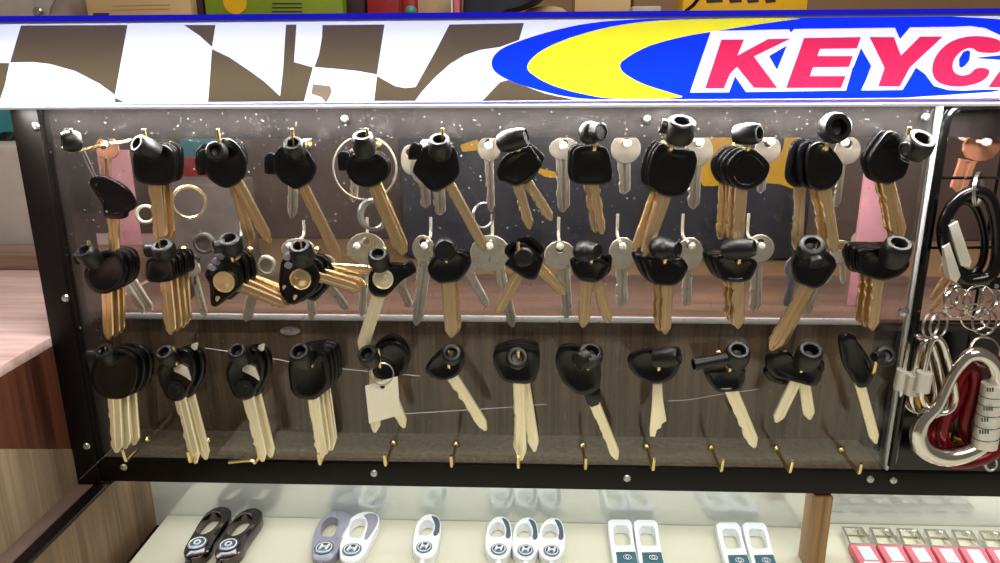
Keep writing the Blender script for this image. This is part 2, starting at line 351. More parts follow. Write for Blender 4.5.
YF = -.0245     # front face of the foremost head
TH = .0048      # head thickness
ROWN = ['top', 'middle', 'lower']
ORD = ['first', 'second', 'third', 'fourth', 'fifth', 'sixth', 'seventh', 'eighth', 'ninth', 'tenth', 'eleventh', 'twelfth']
KEYS = []
def K(r, i, look, head, blade, behind=(), cut='cut', met='brass', tab=None, insert=None, trims=(), holes=(), collar=None, sm=2, thick=TH, poly=None, dish=.0004):
    """one hook's keys. head: outline in the photo; blade: (x0,y0,x1,y1,width); behind: (dx mm, dz mm, turn in degrees, metal) of each further key"""
    z = HZ[r]; hp = V(HX[i], YF+thick/2, z)
    root = thing('car_key', hp, f'black key, {look}, foremost on {ORD[i]} {ROWN[r]}-row hook', 'key', f'keys on the {ROWN[r]} row of hooks')
    P = soft([oy(x, y, YF) for x, y in head], .16 if sm == 1 else .24)
    bm = bmesh.new(); slab(bm, P, (0, -1, 0), thick, .0011, dish)
    ho = link('head', bm, M['plastic'], root, origin=hp)
    if blade or poly:
        bm = bmesh.new(); yb = YF+thick/2
        if poly:
            slab(bm, [oy(x, y, yb-.001) for x, y in poly], (0, -1, 0), .002, .0003); link('blade', bm, M[met], root, origin=hp)
        else:
            x0, y0, x1, y1, w = blade; a, b = oy(x0, y0, yb), oy(x1, y1, yb); a = a-(b-a).normalized()*.006
            sc = (oy(x0+1, y0, yb)-oy(x0, y0, yb)).length
            blade_mesh(bm, a, b, w*sc, .0021, cut); link('blade', bm, M[met], root, origin=hp)
    if tab:
        bm = bmesh.new(); slab(bm, soft([oy(x, y, YF+.0008) for x, y in tab], .1), (0, -1, 0), thick*1.35, .0007); link('lug', bm, M['plastic'], root, origin=hp)
    if insert:
        x, y, rr, mm = insert; bm = bmesh.new(); c = oy(x, y, YF-.0003); k = rr*PX
        lathe(bm, c, (0, -1, 0), [(k*1.12, -.001), (k*1.12, .0006), (k, .0009), (k*.96, .0003), (k*.5, .0003), (k*.45, .0005), (.0001, .0005)], 32)
        q = link('disc_insert', bm, M[mm], root, origin=hp)
    for tp, mm in trims:
        bm = bmesh.new(); slab(bm, chaikin([oy(x, y, YF-.0011) for x, y in tp], 1), (0, -1, 0), .002, .0003); q = link('trim', bm, M[mm], root, origin=hp)
        if mm == 'alu': q['label'] = 'bright silver trim'
    for hx_, hy_, rr in holes:
        bm = bmesh.new(); c = oy(hx_, hy_, YF-.0004)
        slab(bm, chaikin([c+V(-.6, 0, .8)*rr*PX, c+V(1, 0, .6)*rr*PX, c+V(-.5, 0, -1.2)*rr*PX], 1), (0, -1, 0), .001, .0002); link('window_cut', bm, M['insert'], root, origin=hp)
    if collar:
        bm = bmesh.new(); slab(bm, chaikin([oy(x, y, YF+.0004) for x, y in collar], 1), (0, -1, 0), thick*.8, .0008); link('collar', bm, M['plastic'], root, origin=hp)
    KEYS.append(root)
    for k, bh in enumerate(behind):
        dx, dz, turn = bh[:3]
        c = root.copy(); COL.objects.link(c)
        for ch in root.children:
            if ch.name.split('.')[0] in ('trim', 'window_cut') and len(bh) > 3: continue
            d = ch.copy(); COL.objects.link(d); d.parent = c
        c.location = hp+V(dx*.001, (TH+.0006)*(k+1), dz*.001); c.rotation_euler = (0, math.radians(turn), 0)
        c['label'] = f'black key, {look}, {ORD[k+1]} on {ORD[i]} {ROWN[r]}-row hook'
        KEYS.append(c)
    return root
# top row
K(0, 0, 'leaf-shaped turned head', [(87.5, 182.5), (90.5, 177), (99, 175.5), (110, 179), (122.5, 186), (131, 196), (135, 206), (131, 211), (126, 212.5), (125, 220), (103, 219), (103, 210), (100, 202.5), (94, 194)],
  (113, 220, 114, 252, 12), met='brassd', dish=.0007)
K(0, 1, 'squarish rounded head', [(131, 147.5), (133, 177.5), (139, 184), (152.5, 186), (167.5, 185.5), (172.5, 180), (173.5, 152), (167.5, 146), (160, 144)], (155, 186, 160, 243, 14), [(-.5, 0, 1), (0, 0, -1)], met='brassd')
K(0, 2, 'round head and square lug', [(212.5, 139), (230, 137.5), (241, 147.5), (245.5, 160), (244, 175), (239, 184), (226, 189.5), (215, 185), (206, 177.5), (203, 165)],
  (239, 185, 270, 243, 12), [(0, 0, 13)], tab=[(194, 160), (199, 151), (205, 149), (210, 152.5), (207.5, 175), (197, 175.5)], met='brassd')
K(0, 3, 'round head, square lug and one long blade', [(272.5, 156), (277.5, 147.5), (287.5, 145), (305, 147.5), (312.5, 157.5), (316, 167.5), (312.5, 180), (305, 186), (296, 191), (287.5, 186), (279, 181), (273, 171)],
  (304, 189, 340, 261, 12), tab=[(264, 157), (268, 153), (276, 155), (275, 175), (264, 174)], met='brassd', cut='plain')
K(0, 4, 'round glossy head, lug, beside upright stopper', [(346, 160), (352.5, 154), (360, 151), (377.5, 152.5), (386, 159), (389, 167.5), (385, 180), (377.5, 186), (366, 189), (355, 185), (347.5, 177.5), (344.5, 167.5)],
  (374, 187, 403, 255, 12), [(.3, 0, -.6)], tab=[(337, 155), (341, 151), (349, 153), (347, 171), (338, 171)], met='brassd', cut='plain')
K(0, 5, 'five-sided head and long slanting blade', [(411, 171), (421, 150), (427.5, 144), (456, 145), (460, 172.5), (454, 182.5), (437.5, 193), (430, 191.5), (419, 180)],
  (451, 187, 486, 251, 11), tab=[(409, 147), (414, 142), (422, 146), (418, 160), (407.5, 160)], sm=1, cut='plain')
K(0, 6, 'tilted shield head, two blades spread', [(499, 164), (505, 155), (525, 147.5), (530, 145), (540, 160), (542.5, 166), (532.5, 177.5), (522.5, 184.5), (515, 187), (505, 182.5), (499, 181), (496, 172.5)],
  (518, 186, 530, 229, 11), [(-.6, 0, -17)], sm=1)
K(0, 7, 'square glossy head under a ball stopper', [(572.5, 152.5), (577.5, 147), (595, 144.5), (608, 147.5), (613, 172.5), (611, 182.5), (603, 185.5), (575, 185), (571.5, 175)],
  (594, 186, 602, 234, 12), [(-1.6, 0, 2), (-2.4, .3, -2)], sm=1, cut='double')
K(0, 8, 'tall angular head, blades leaning left', [(653, 152.5), (661.5, 142), (672.5, 149), (695, 150), (698, 161), (694, 177.5), (685, 196), (675, 198), (662.5, 196.5), (649, 187.5), (648, 172.5)],
  (665, 196, 644, 256, 13), [(-1.2, 0, -1.5), (-2.2, .3, 2)], sm=1)
K(0, 9, 'wide lens-shaped head', [(727, 164), (735, 154), (745, 148), (755, 149), (765, 157.5), (771.5, 166), (767.5, 178), (760, 186), (750, 191), (740, 190), (732.5, 185.5), (727, 175)],
  (741, 190, 737, 245, 13), [(-2, 0, 0), (-3.5, 0, -2), (-5, 0, 1)], dish=.0006)
K(0, 10, 'egg-shaped head, blades spread in a narrow V', [(807.5, 148), (817.5, 141), (827.5, 142.5), (837.5, 154), (845, 166), (840, 181), (830, 190), (817.5, 192), (809, 186), (807, 172.5)],
  (825, 192, 834, 252, 13), [(-3.2, 0, 0), (-5.5, .2, 12)], sm=2)
K(0, 11, 'blocky flip head turned sideways', [(867, 160), (888, 129), (902.5, 135), (901, 160), (911, 162.5), (905, 178), (887.5, 186), (874, 180)],
  (887, 185, 898, 241, 12), [(-1.5, 0, -1), (4.5, 0, -3)], sm=1, met='brassd')
# middle row
K(1, 0, 'rounded dark head in front of a second one', [(82.5, 270), (97, 252), (110, 251), (121, 254), (126, 270), (123, 284), (114, 291), (105, 295), (92.5, 293), (84, 283)], (107, 295, 109, 339, 11), [(1.5, 0, 0), (2.5, 0, 1)], met='brassd', cut='plain')
K(1, 1, 'low rectangular head, four keys in a fan', [(145, 262), (150, 258), (174, 257), (177, 280), (160, 283.5), (145, 282)], (166, 283, 171, 334, 13), [(1.2, .3, -.5), (2.6, .6, 0), (3.6, .8, 1)], sm=1)
K(1, 2, 'triangular cut-out head and cream disc', [(202.5, 274), (219, 255), (229, 256), (240, 265), (243, 285), (237.5, 291), (216, 308), (210, 306), (209, 283)],
  (240, 287, 286, 306, 11), [(3, 1, 3, 'n'), (4, 2, -2, 'n')], sm=1, insert=(224, 282, 10, 'insert'), holes=[(217.5, 299, 4)], trims=[([(206, 268), (210, 263), (217, 268), (213, 272)], 'lilac'), ([(210, 262), (214, 257), (221, 262), (217, 266)], 'lilac'), ([(214, 256), (218, 252), (225, 257), (221, 261)], 'lilac')])
K(1, 3, 'triangular cut-out head, gold disc, side slot', [(278, 284), (280, 262.5), (287.5, 252), (315, 264), (320.5, 278), (315, 293), (294, 306), (287.5, 304), (280, 295)],
  (318, 277, 361, 290, 11), [(2, .5, -2, 'n'), (3, 1, -14, 'n')], sm=1, insert=(300.5, 279, 10, 'brass'), holes=[(295, 297.5, 3.6), (284, 287.5, 3)], trims=[([(281, 258), (286, 252), (292, 256), (288, 262)], 'lilac'), ([(283, 266), (287, 261), (293, 265), (289, 270)], 'lilac')])
K(1, 4, 'winged head, gold disc, left-leaning blade', [(368, 271.5), (368, 290), (373.5, 297), (386, 298), (402.5, 280), (417, 273), (411.5, 261), (402.5, 264.5), (391, 263)],
  (378, 297, 361, 351, 13), sm=1, insert=(383, 279, 9.5, 'brasslit'), met='brasslit', cut='plain')
K(1, 5, 'broad shouldered head and straight pale blade', [(426.5, 267.5), (434, 256), (452, 250), (467, 254), (469.5, 267.5), (460, 282), (439, 284.5), (430, 278)],
  (448.5, 285, 452, 337, 14), [(.8, 0, -1)], sm=1, cut='plain')
K(1, 6, 'kite-shaped tilted head, blades in an inverted V', [(504, 265), (510, 258), (517.5, 244), (525, 243), (545, 259), (536, 281), (525, 279.5), (512.5, 271)],
  (517, 276, 497, 313, 11), [(.4, 0, -71)], sm=1, cut='plain')
K(1, 7, 'curved shield head and single notched blade', [(569, 260), (580, 257), (600, 258.5), (611, 265), (604, 279.5), (595, 283.5), (580, 281.5), (573, 274)],
  (586, 283, 583, 327, 13), [(1.2, 0, -20)], sm=1)
K(1, 8, 'boat-shaped head, three straight blades', [(640, 257), (650, 256.5), (665, 261), (682.5, 257.5), (689.5, 267.5), (682.5, 281), (675, 286.5), (655, 286), (648, 277.5)],
  (667, 286, 665, 334, 12), [(-3, 0, -1), (-4.2, .2, -2)], sm=1)
K(1, 9, 'trapezoid head under a sideways stopper', [(712, 257), (725, 255), (755, 259), (758.5, 265), (751, 281), (740, 283), (722, 282), (716, 270)],
  (738, 282, 738, 328, 13), [(-2, .2, -1), (-3.4, .2, -2)], sm=1)
K(1, 10, 'large pentagon head and blade leaning far left', [(793, 262.5), (800, 250), (825, 251), (839.5, 265), (825, 285.5), (815, 290), (797.5, 283.5), (794, 277.5)],
  (807, 286, 771, 350, 17), [(1.2, 0, -4)], sm=1, met='brassd')
K(1, 11, 'wide low head, blades in two bunches', [(858, 250), (880, 248), (910, 254), (910.5, 267.5), (900, 277), (882.5, 282), (860, 275), (858, 265)],
  (878, 278, 872, 330, 13), [(-1.6, .3, .5), (-2.8, .8, 1), (-1, 0, -14)], sm=1)
# lower row
K(2, 0, 'big round head, silver-capped stopper', [(89, 380), (92.5, 360), (107, 350), (128, 352), (139, 364), (136, 388), (126, 399.5), (107.5, 400), (97, 394)], (114.5, 399, 117, 452, 13), [(2.2, 0, -.5), (4, .2, -2)], met='brasslit')
hd = [(156, 372.5), (162.5, 358), (175, 349), (187, 350), (196, 360), (195, 380), (188, 391), (185, 399), (175, 403), (165, 398), (160, 387.5), (157.5, 380)]
tr1 = [(170, 369.5), (184.5, 363.5), (192.5, 382.5), (185, 376.5)]; tr2 = [(189, 346), (198, 342), (196, 352)]
K(2, 1, 'ringed head, bright V trim, nearer left post', hd, (181, 402, 196, 463, 12), [(3.4, 0, -1, 'n')], met='brasslit', insert=(175.5, 390, 9.5, 'rubber'), trims=[(tr1, 'alu'), (tr2, 'alu')])
sh = lambda P, dx, dy: [(x+dx, y+dy) for x, y in P]
K(2, 2, 'ringed head, bright V trim, right of its twin', sh(hd, 68.5, -1), (249, 401, 263, 461, 12), [(2.6, 0, -1, 'n')], met='brasslit', insert=(244.5, 389, 9.5, 'rubber'), trims=[(sh(tr1, 68.5, 0), 'alu'), (sh(tr2, 67, 1), 'alu')])
K(2, 3, 'large octagonal head, one of a thick stack', [(287, 367), (292, 353), (315, 350), (328, 354), (331, 385), (324, 394), (314, 401), (297.5, 399.5), (290, 391)], (314, 401, 322, 458, 12), [(1.2, 0, 0), (2.4, .2, -1), (3, .3, 0)], sm=1, met='brasslit')
K(2, 4, 'bulky folded head half hidden by a white tag', [(372, 352), (380, 345), (393, 341), (404, 346), (409, 357), (406.5, 373), (397.5, 378), (378, 381), (371, 373)], (375, 380, 375, 432, 11), [(1.2, .4, -20)], met='brasslit')
K(2, 5, 'teardrop head and single blade slanting right', [(423, 371), (432.5, 357), (445, 347), (457, 345), (464, 352.5), (464, 367.5), (457, 377.5), (442.5, 382), (432.5, 379)], (453.5, 378.5, 486, 430, 12), met='brasslit')
K(2, 6, 'broad square head facing front, long stacked blades', [(492.5, 356), (495, 350), (517, 346), (538, 350.5), (540, 362), (536, 382), (527, 385), (503, 383), (494, 367)], (519, 385, 521, 460, 12), [(.4, 0, 1.5), (.8, 0, -7)], sm=1, met='brasslit')
K(2, 7, 'long hooked head and narrow collar', [(554.5, 362), (559, 347), (572, 344.5), (600, 352), (602, 377), (599, 391), (585, 396), (577, 395.5), (562, 383)], (596, 407, 617, 459, 11), sm=1, met='brasslit', collar=[(583, 390), (600, 387), (602, 404), (588, 409)])
K(2, 8, 'oval flat head and wedge-shaped blade', [(626, 362), (632, 353.5), (649.5, 348.5), (677, 352.5), (681, 365), (675.5, 378), (662, 384.5), (649.5, 384.5), (634, 376)], None, met='brasslit',
  poly=[(653, 380), (662, 380), (663, 400), (666.5, 421), (662, 424), (661, 428), (657, 430), (655, 437), (650, 436.5), (649.5, 430), (652, 404)])
K(2, 9, 'pentagon head below a stopper with long arm', [(703, 371), (722, 370), (746, 366), (745.5, 382), (740, 392), (717, 393), (709, 383.5)], (732, 392, 755, 447, 13), sm=1, met='brasslit')
K(2, 10, 'folded flat head and short left-leaning blades', [(767, 356), (789, 350), (798, 364), (823.5, 367), (822, 380), (815.5, 388), (792, 381.5), (774.5, 378), (766, 368)], (795, 382, 776, 422, 12), [(1.5, -1, -32)], sm=1, met='brasslit', cut='plain')
K(2, 11, 'narrow ridged upright head and plain pale blade', [(839, 337), (851, 333), (858, 341), (872, 361), (875, 375), (868, 388), (858, 389), (843, 364)], (861, 388, 876, 443, 10), sm=1, met='brasslit', cut='plain',
  tab=[(842, 336), (856, 335), (860, 349), (846, 352)])

# ------------------------------------------------------------------ rubber stoppers on the hook tips
def stop(r, i, x, y, ax, R, L, stub=None, look='', open_=True, Y=-.0305):
    """x, y: centre; ax: axis of the barrel, pointing to its open end; R, L in photo pixels; stub: (direction, radius, reach)"""
    c = oy(x, y, Y); R *= PX; L *= PX; h = L/2
    root = thing('rubber_stopper', c, f'{look}, on {ORD[i]} {ROWN[r]}-row hook', 'stopper', f'rubber stoppers on the {ROWN[r]} hooks')
    bm = bmesh.new()
    if open_ == 'ball': prof = [(R*max(.02, math.sin(math.pi*k/14))*1.04, -h*math.cos(math.pi*k/14)) for k in range(15)]
    elif open_: prof = [(R*.55, -h), (R*.9, -h*.86), (R, -h*.4), (R*1.04, 0), (R, h*.5), (R*.92, h*.88), (R*.8, h), (R*.58, h), (R*.5, h*.85), (R*.45, h*.2), (R*.1, h*.1)]
    else: prof = [(R*.45, -h), (R*.8, -h*.85), (R*.98, -h*.45), (R*1.02, 0), (R*.95, h*.55), (R*.8, h*.9), (R*.74, h), (R*.66, h), (R*.64, h*.9), (R*.05, h*.9)]
    lathe(bm, c, ax, prof, 28); link('barrel', bm, M['rubber'], root, origin=c)
    if stub:
        d, sr, sl = stub; d = Vector(d).normalized(); sr *= PX; sl *= PX; bm = bmesh.new()
        lathe(bm, c+d*(R*.5), d, [(sr*1.1, 0), (sr*.98, (sl-R*.5)*.5), (sr, (sl-R*.5)*.93), (sr*.9, sl-R*.5), (sr*.74, sl-R*.5), (sr*.7, (sl-R*.5)*.9), (sr*.05, (sl-R*.5)*.9)], 22)
        link('stub', bm, M['rubber'], root, origin=c)
FR, UP, UPF = (0, -1, .3), (0, -.3, 1), (0, -.75, .75)
stop(0, 0, 72, 141, (-.8, -.6, .05), 10.5, 18, None, 'black ball stopper with flat face turned left', False, Y=-.029)
stop(0, 1, 147, 148, (-.45, -.75, .5), 10, 24, None, 'black barrel stopper with brass tip showing in its mouth')
stop(0, 2, 217, 152, (.1, -1, .35), 10, 14, None, 'black round stopper with tall brass tip before it')
stop(0, 3, 295, 149, (0, -.7, .75), 10, 18, None, 'grey-rimmed stopper tilted up above a long single blade')
stop(0, 4, 364, 145, (0, -.42, .95), 11, 22, None, 'upright barrel stopper with open white-rimmed top')
stop(0, 5, 440, 148, (0, -.55, .85), 11, 22, None, 'upright stopper above a five-sided key head')
stop(0, 6, 512, 140, (.92, -.3, .25), 10.5, 30, None, 'sideways barrel stopper with pale end on the right', False)
stop(0, 7, 590, 133, (.1, -.3, 1), 11, 22, ((.65, -.75, .15), 8.5, 16), 'ball stopper with round plug facing right', 'ball')
stop(0, 8, 680, 131, (.05, -.42, .95), 14, 22, ((-.9, .1, .25), 7, 19), 'fat upright stopper with open top and left stub')
stop(0, 9, 747, 134, (.7, -.7, .1), 10, 26, None, 'sideways stopper with dark mouth turned right')
stop(0, 10, 834, 128, (.12, -1, .15), 14, 20, None, 'big round stopper facing front with wide grey rim')
stop(0, 11, 917, 146, (.15, -.6, .8), 14, 20, ((-.85, -.5, -.1), 6.5, 18), 'fat tilted stopper next to the silver edge')
stop(1, 0, 90, 257, (-.2, -.55, .8), 10.5, 22, ((-.9, -.1, -.1), 6, 15), 'dark barrel stopper with brass tip inside')
stop(1, 1, 164, 250, (0, -.5, .87), 11.5, 16, ((-1, -.1, 0), 7, 18), 'open-topped stopper with stub pointing left')
stop(1, 2, 231, 245, (0, -.45, .9), 12, 18, ((-.85, -.5, 0), 7, 17), 'open-topped stopper above the cream disc head')
stop(1, 3, 302, 254, (0, -.5, .87), 11.5, 24, None, 'tall open stopper above the gold disc head')
stop(1, 4, 379, 260, (.05, -.62, .8), 10.5, 22, None, 'white-rimmed open stopper above a winged head')
stop(1, 5, 445, 249, (.1, -1, .15), 12, 18, None, 'ball stopper facing front above broad shoulders', False)
stop(1, 6, 524, 257, (0, -1, .2), 10, 8, None, 'flat round stopper behind a tall brass tip', False)
stop(1, 7, 585, 251, (0, -.3, 1), 12, 21, ((.75, -.65, .1), 8.5, 16), 'ball stopper with round plug above a shield head', 'ball')
stop(1, 8, 662, 248, (0, -.3, 1), 12.5, 22, ((.75, -.65, .05), 8.5, 18), 'ball stopper with round plug above boat-shaped head', 'ball')
stop(1, 9, 738, 249, (.85, -.5, .2), 10.5, 32, None, 'long sideways stopper above a trapezoid head', False)
stop(1, 10, 811, 249, (-.15, -.65, .75), 13, 18, ((.15, -.75, -.65), 7.5, 18), 'white-rimmed stopper with second mouth below')
stop(1, 11, 895, 253, (0, -.45, .9), 13.5, 26, None, 'large shiny barrel stopper beside the silver edge')
stop(2, 0, 107, 355, (-.05, -.6, .8), 10, 18, ((-.95, -.2, .1), 6, 20), 'open stopper with shiny left stub by the post')
stop(2, 1, 168, 356, (-.1, -.6, .8), 10, 18, None, 'open stopper on the left ringed head')
stop(2, 2, 240, 355, (-.05, -.6, .8), 10.5, 20, None, 'open stopper on the right ringed head')
stop(2, 3, 302, 357, (-.05, -.6, .8), 12, 24, None, 'open stopper above the octagonal head')
stop(2, 4, 370, 357, (-.2, -.7, .7), 11, 20, None, 'open stopper above the white tag')
stop(2, 5, 452, 355, (0, -.75, .65), 10.5, 14, None, 'ring stopper on the teardrop head')
stop(2, 6, 517, 358, (0, -.85, .5), 11.5, 8, None, 'flat ring stopper on the broad square head')
stop(2, 7, 590, 356, (.15, -.5, .85), 13, 18, ((-.75, -.65, -.1), 9.5, 18), 'double-mouthed stopper on the hooked head')
stop(2, 8, 666, 357, (.85, -.45, .3), 10.5, 28, None, 'sideways barrel stopper on the oval head')
stop(2, 9, 737, 356, (-.05, -.55, .85), 12.5, 22, ((-.93, -.2, -.12), 6.5, 47), 'stopper with long arm pointing left')
stop(2, 10, 808, 357, (0, -.5, .87), 13, 24, None, 'fat open stopper on the folded head')
stop(2, 11, 885, 356, (0, -.85, .5), 10.5, 8, ((-.8, -.4, .1), 5, 16), 'thin ring stopper nearest the silver edge')

# white card tag with its ring
tg = thing('price_tag', oy(382, 386, -.0265), 'blank white card tag hanging from a small ring in the lower row', 'tag')
bm = bmesh.new(); slab(bm, [oy(x, y, -.028) for x, y in ((365, 386), (397.5, 376.5), (400, 415), (369, 424))], (0, -1, 0), .0006, .0001); link('card', bm, M['paper'], tg, smooth=False, origin=tg.location)
bm = bmesh.new(); lathe(bm, oy(382.5, 386.5, -.0279), (0, -1, 0), [(.0016, 0), (.0015, .0003), (.0003, .0003)], 14); link('eyelet', bm, M['darkbrown'], tg, origin=tg.location)
bm = bmesh.new(); tube(bm, ringpts(oy(382, 374, -.029), (.3, -1, .1), .0072, 30), .0005, 6, True); link('ring', bm, M['steel'], tg, origin=tg.location)
tr = thing('wire_loop', oy(90, 165, -.024), 'thin wire loop holding the leaf-shaped key at top left', 'wire loop')
bm = bmesh.new(); tube(bm, [oy(x, y, -.026) for x, y in ((84, 150), (88, 158), (96, 176), (94, 177), (85, 160), (82, 151))], .0004, 6, True); link('wire', bm, M['steel'], tr, origin=tr.location)

# ------------------------------------------------------------------ keys hanging behind the acrylic
YG = .016
def back_key(look, bow, blade, m='nickel', hook=None, hole=True, kind='house_key', Y=YG, cut='cut', cat='key'):
    """bow: (cx, cy, rx, ry, sides, turn) in the photo; blade (x0,y0,x1,y1,w)"""
    cx, cy, rx, ry, n, turn = bow; c = oy(cx, cy, Y-.0011); sc = (oy(cx+1, cy, Y)-oy(cx, cy, Y)).length
    P = []
    for k in range(n):
        a = math.radians(turn)+2*math.pi*k/n; P.append(c+V(math.cos(a)*rx*sc, 0, math.sin(a)*ry*sc))
    if n < 12: P = chaikin(P, 1 if n > 5 else 2)
    bm = bmesh.new()
    if hole: slab_hole(bm, P, [c+V(math.cos(a)*.0026, 0, ry*sc*.45+math.sin(a)*.0026) for a in [2*math.pi*k/14 for k in range(14)]], (0, -1, 0), .0022)
    else: slab(bm, P, (0, -1, 0), .0045, .0008, .0004)
    if blade:
        x0, y0, x1, y1, w = blade; blade_mesh(bm, oy(x0, y0, Y), oy(x1, y1, Y), w*sc, .002, cut)
    o = link(kind, bm, M['nickeldim' if m == 'nickel' and cy < 200 else m], origin=c); tag(o, look, cat, 'keys hanging behind the acrylic')  # upper keys use darkened nickel: their weaker light is put into the colour
    if hook:
        hx, hy, up_ = hook; b = oy(hx, hy, .003); L = .03
        p = [b, b+V(0, .014, -.0005), b+V(0, L-.003, -.0008), b+V(0, L, .002), b+V(0, L+.0005, up_)]
        bm = bmesh.new(); tube(bm, chaikin(p, 2, False), .0011, 8); lathe(bm, b, (0, -1, 0), [(.0024, 0), (.0024, .0035), (.0012, .0045), (.0004, .0045)], 12)
        sp('hook', bm, M['nickel'])
    return o
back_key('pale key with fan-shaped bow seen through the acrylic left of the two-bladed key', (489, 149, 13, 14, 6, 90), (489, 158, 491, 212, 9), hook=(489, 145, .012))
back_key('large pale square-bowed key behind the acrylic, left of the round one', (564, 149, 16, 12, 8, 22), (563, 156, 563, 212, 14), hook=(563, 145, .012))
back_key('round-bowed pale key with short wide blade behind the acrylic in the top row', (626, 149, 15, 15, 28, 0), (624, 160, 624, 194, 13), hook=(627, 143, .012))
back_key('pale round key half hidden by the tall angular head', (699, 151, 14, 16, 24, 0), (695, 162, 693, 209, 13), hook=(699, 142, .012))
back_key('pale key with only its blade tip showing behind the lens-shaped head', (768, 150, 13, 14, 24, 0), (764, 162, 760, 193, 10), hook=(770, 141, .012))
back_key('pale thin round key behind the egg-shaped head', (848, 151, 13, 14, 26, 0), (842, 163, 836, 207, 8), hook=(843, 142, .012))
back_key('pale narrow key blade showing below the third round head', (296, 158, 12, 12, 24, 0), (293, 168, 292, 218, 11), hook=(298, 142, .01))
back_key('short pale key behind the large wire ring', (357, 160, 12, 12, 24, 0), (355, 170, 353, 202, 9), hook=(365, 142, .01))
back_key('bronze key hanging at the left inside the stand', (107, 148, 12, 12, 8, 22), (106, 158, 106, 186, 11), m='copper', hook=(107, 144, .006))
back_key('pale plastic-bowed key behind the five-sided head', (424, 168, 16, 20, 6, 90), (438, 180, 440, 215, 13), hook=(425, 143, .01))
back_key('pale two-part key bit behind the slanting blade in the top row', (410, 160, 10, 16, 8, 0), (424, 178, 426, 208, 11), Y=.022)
back_key('clear house key with six-sided bow behind the acrylic in the middle row', (622.5, 254, 15.5, 19, 6, 90), (621.5, 266, 621.5, 307, 12), hook=(622, 245, .014))
back_key('pale six-sided house key right of the boat-shaped head', (690, 254, 15, 19, 6, 90), (687, 266, 686, 306, 11), hook=(691, 245, .014))
back_key('round pale house key behind the trapezoid head', (760, 249, 14.5, 14.5, 28, 0), (756, 260, 755, 311, 13), hook=(760, 245, .014))
back_key('pale broad-bowed key left of the curved shield head', (560, 256, 17, 16, 8, 22), (564, 268, 567, 318, 12), hook=(560, 245, .012))
back_key('big round pale key with blade crossing the ledge, left of the kite head', (490, 254, 21, 20, 9, 0), (499, 268, 513, 327, 11), hook=(490, 245, .014))
back_key('pale spare blade slanting right behind the broad shouldered head', (466, 266, 10, 10, 12, 0), (470, 274, 487, 306, 9), Y=.022)
back_key('tall pale key left of the broad shouldered head', (423, 249, 12, 15, 7, 20), (425, 262, 416, 325, 13), hook=(425, 245, .012))
back_key('pale key with big rounded bow above the winged head', (366, 249, 20, 17, 9, 10), (364, 264, 362, 316, 9), hook=(358, 245, .012))
back_key('pale key peeping over the gold disc head', (298, 250, 18, 12, 9, 0), (308, 262, 312, 320, 10), hook=(291, 245, .01))
back_key('grey ridged key beside the cream disc head', (266, 266, 12, 14, 4, 20), (255, 280, 246, 321, 11), hole=False, hook=(225, 245, .01))
back_key('dark grey flat key with white edge left of the cream disc head', (203, 244, 13, 13, 5, 10), (196, 256, 190, 300, 8), m='ghostgrey', hole=False, Y=.02)
back_key('pale slanting blade between the first two middle stacks', (124, 262, 10, 10, 14, 0), (126, 270, 152, 311, 9), Y=.02)
back_key('pale slanting blade, lower one between the first two middle stacks', (118, 268, 10, 10, 14, 0), (120, 276, 144, 313, 8), Y=.026)
back_key('pale blade slanting behind the second middle stack', (190, 268, 10, 10, 14, 0), (194, 276, 205, 317, 8), Y=.02)
back_key('pale slanting blade right of the gold disc head', (322, 278, 10, 9, 14, 0), (326, 282, 347, 309, 9), Y=.02)
back_key('pale blade lying nearly level between the gold disc and winged heads', (326, 264, 9, 9, 14, 0), (330, 268, 368, 281, 9), Y=.02)
back_key('pale blade right of the winged head', (398, 280, 8, 8, 14, 0), (400, 284, 410, 307, 9), Y=.02)
back_key('lilac-grey key behind the large pentagon head', (798, 268, 13, 13, 14, 0), (792, 276, 786, 306, 9), m='lilac', Y=.02)
back_key('pale short blade under the large pentagon head', (822, 274, 12, 12, 14, 0), (816, 284, 806, 314, 9), Y=.024)
back_key('thin clear round key right of the large pentagon head', (841, 252, 10, 12, 24, 0), (842, 262, 843, 284, 6), Y=.02)
back_key('copper-coloured car key hanging behind the wire rack', (982, 147, 21, 17, 6, 0), (968, 160, 957, 192, 18), m='copper', kind='car_key', Y=.012, cut='plain', hook=(985, 142, .002))
back_key('brass key slanting left behind the black carabiner', (948, 270, 8, 10, 10, 0), (946, 276, 931, 300, 6), m='brassd', Y=.02)
back_key('brass key standing beside the slanting one behind the rack', (957, 276, 8, 9, 10, 0), (953, 282, 930, 312, 5), m='brassd', Y=.026)
def ring_thing(label, parts, m='steel', grp=None, name='split_ring', r=.0006):
    c = parts[0][0]; t = thing(name, c, label, 'ring', grp)
    for p, ax, R in parts:
        bm = bmesh.new(); tube(bm, ringpts(p, ax, R, 40), r, 8, True); tube(bm, ringpts(p+Vector(ax).normalized()*r*1.8, ax, R*.99, 40), r, 8, True); link('coil', bm, M[m], t, origin=c)
    return t
ring_thing('large thin wire ring behind the upright stopper in the top row', [(oy(365, 168, .016), (0, -1, .1), .0205)], 'nickeldim')
ring_thing('stack of small silver rings hanging below the large wire ring', [(oy(372+k, 214+k*.4, .012+k*.002), (.75, -1, .1), .0095) for k in range(4)], 'steel', r=.0009)
ring_thing('gold ring behind the second key in the top row', [(oy(189, 202, .022), (.5, -1, .1), .0105)], 'brass', r=.0011)
ring_thing('small pale ring low behind the second key in the top row', [(oy(146, 214, .022), (.4, -1, .1), .0055)], 'nickel', r=.0012)
ring_thing('oval wire link left of the broad shouldered key', [(oy(483, 215, .014), (.8, -1, .1), .008)], 'steel')

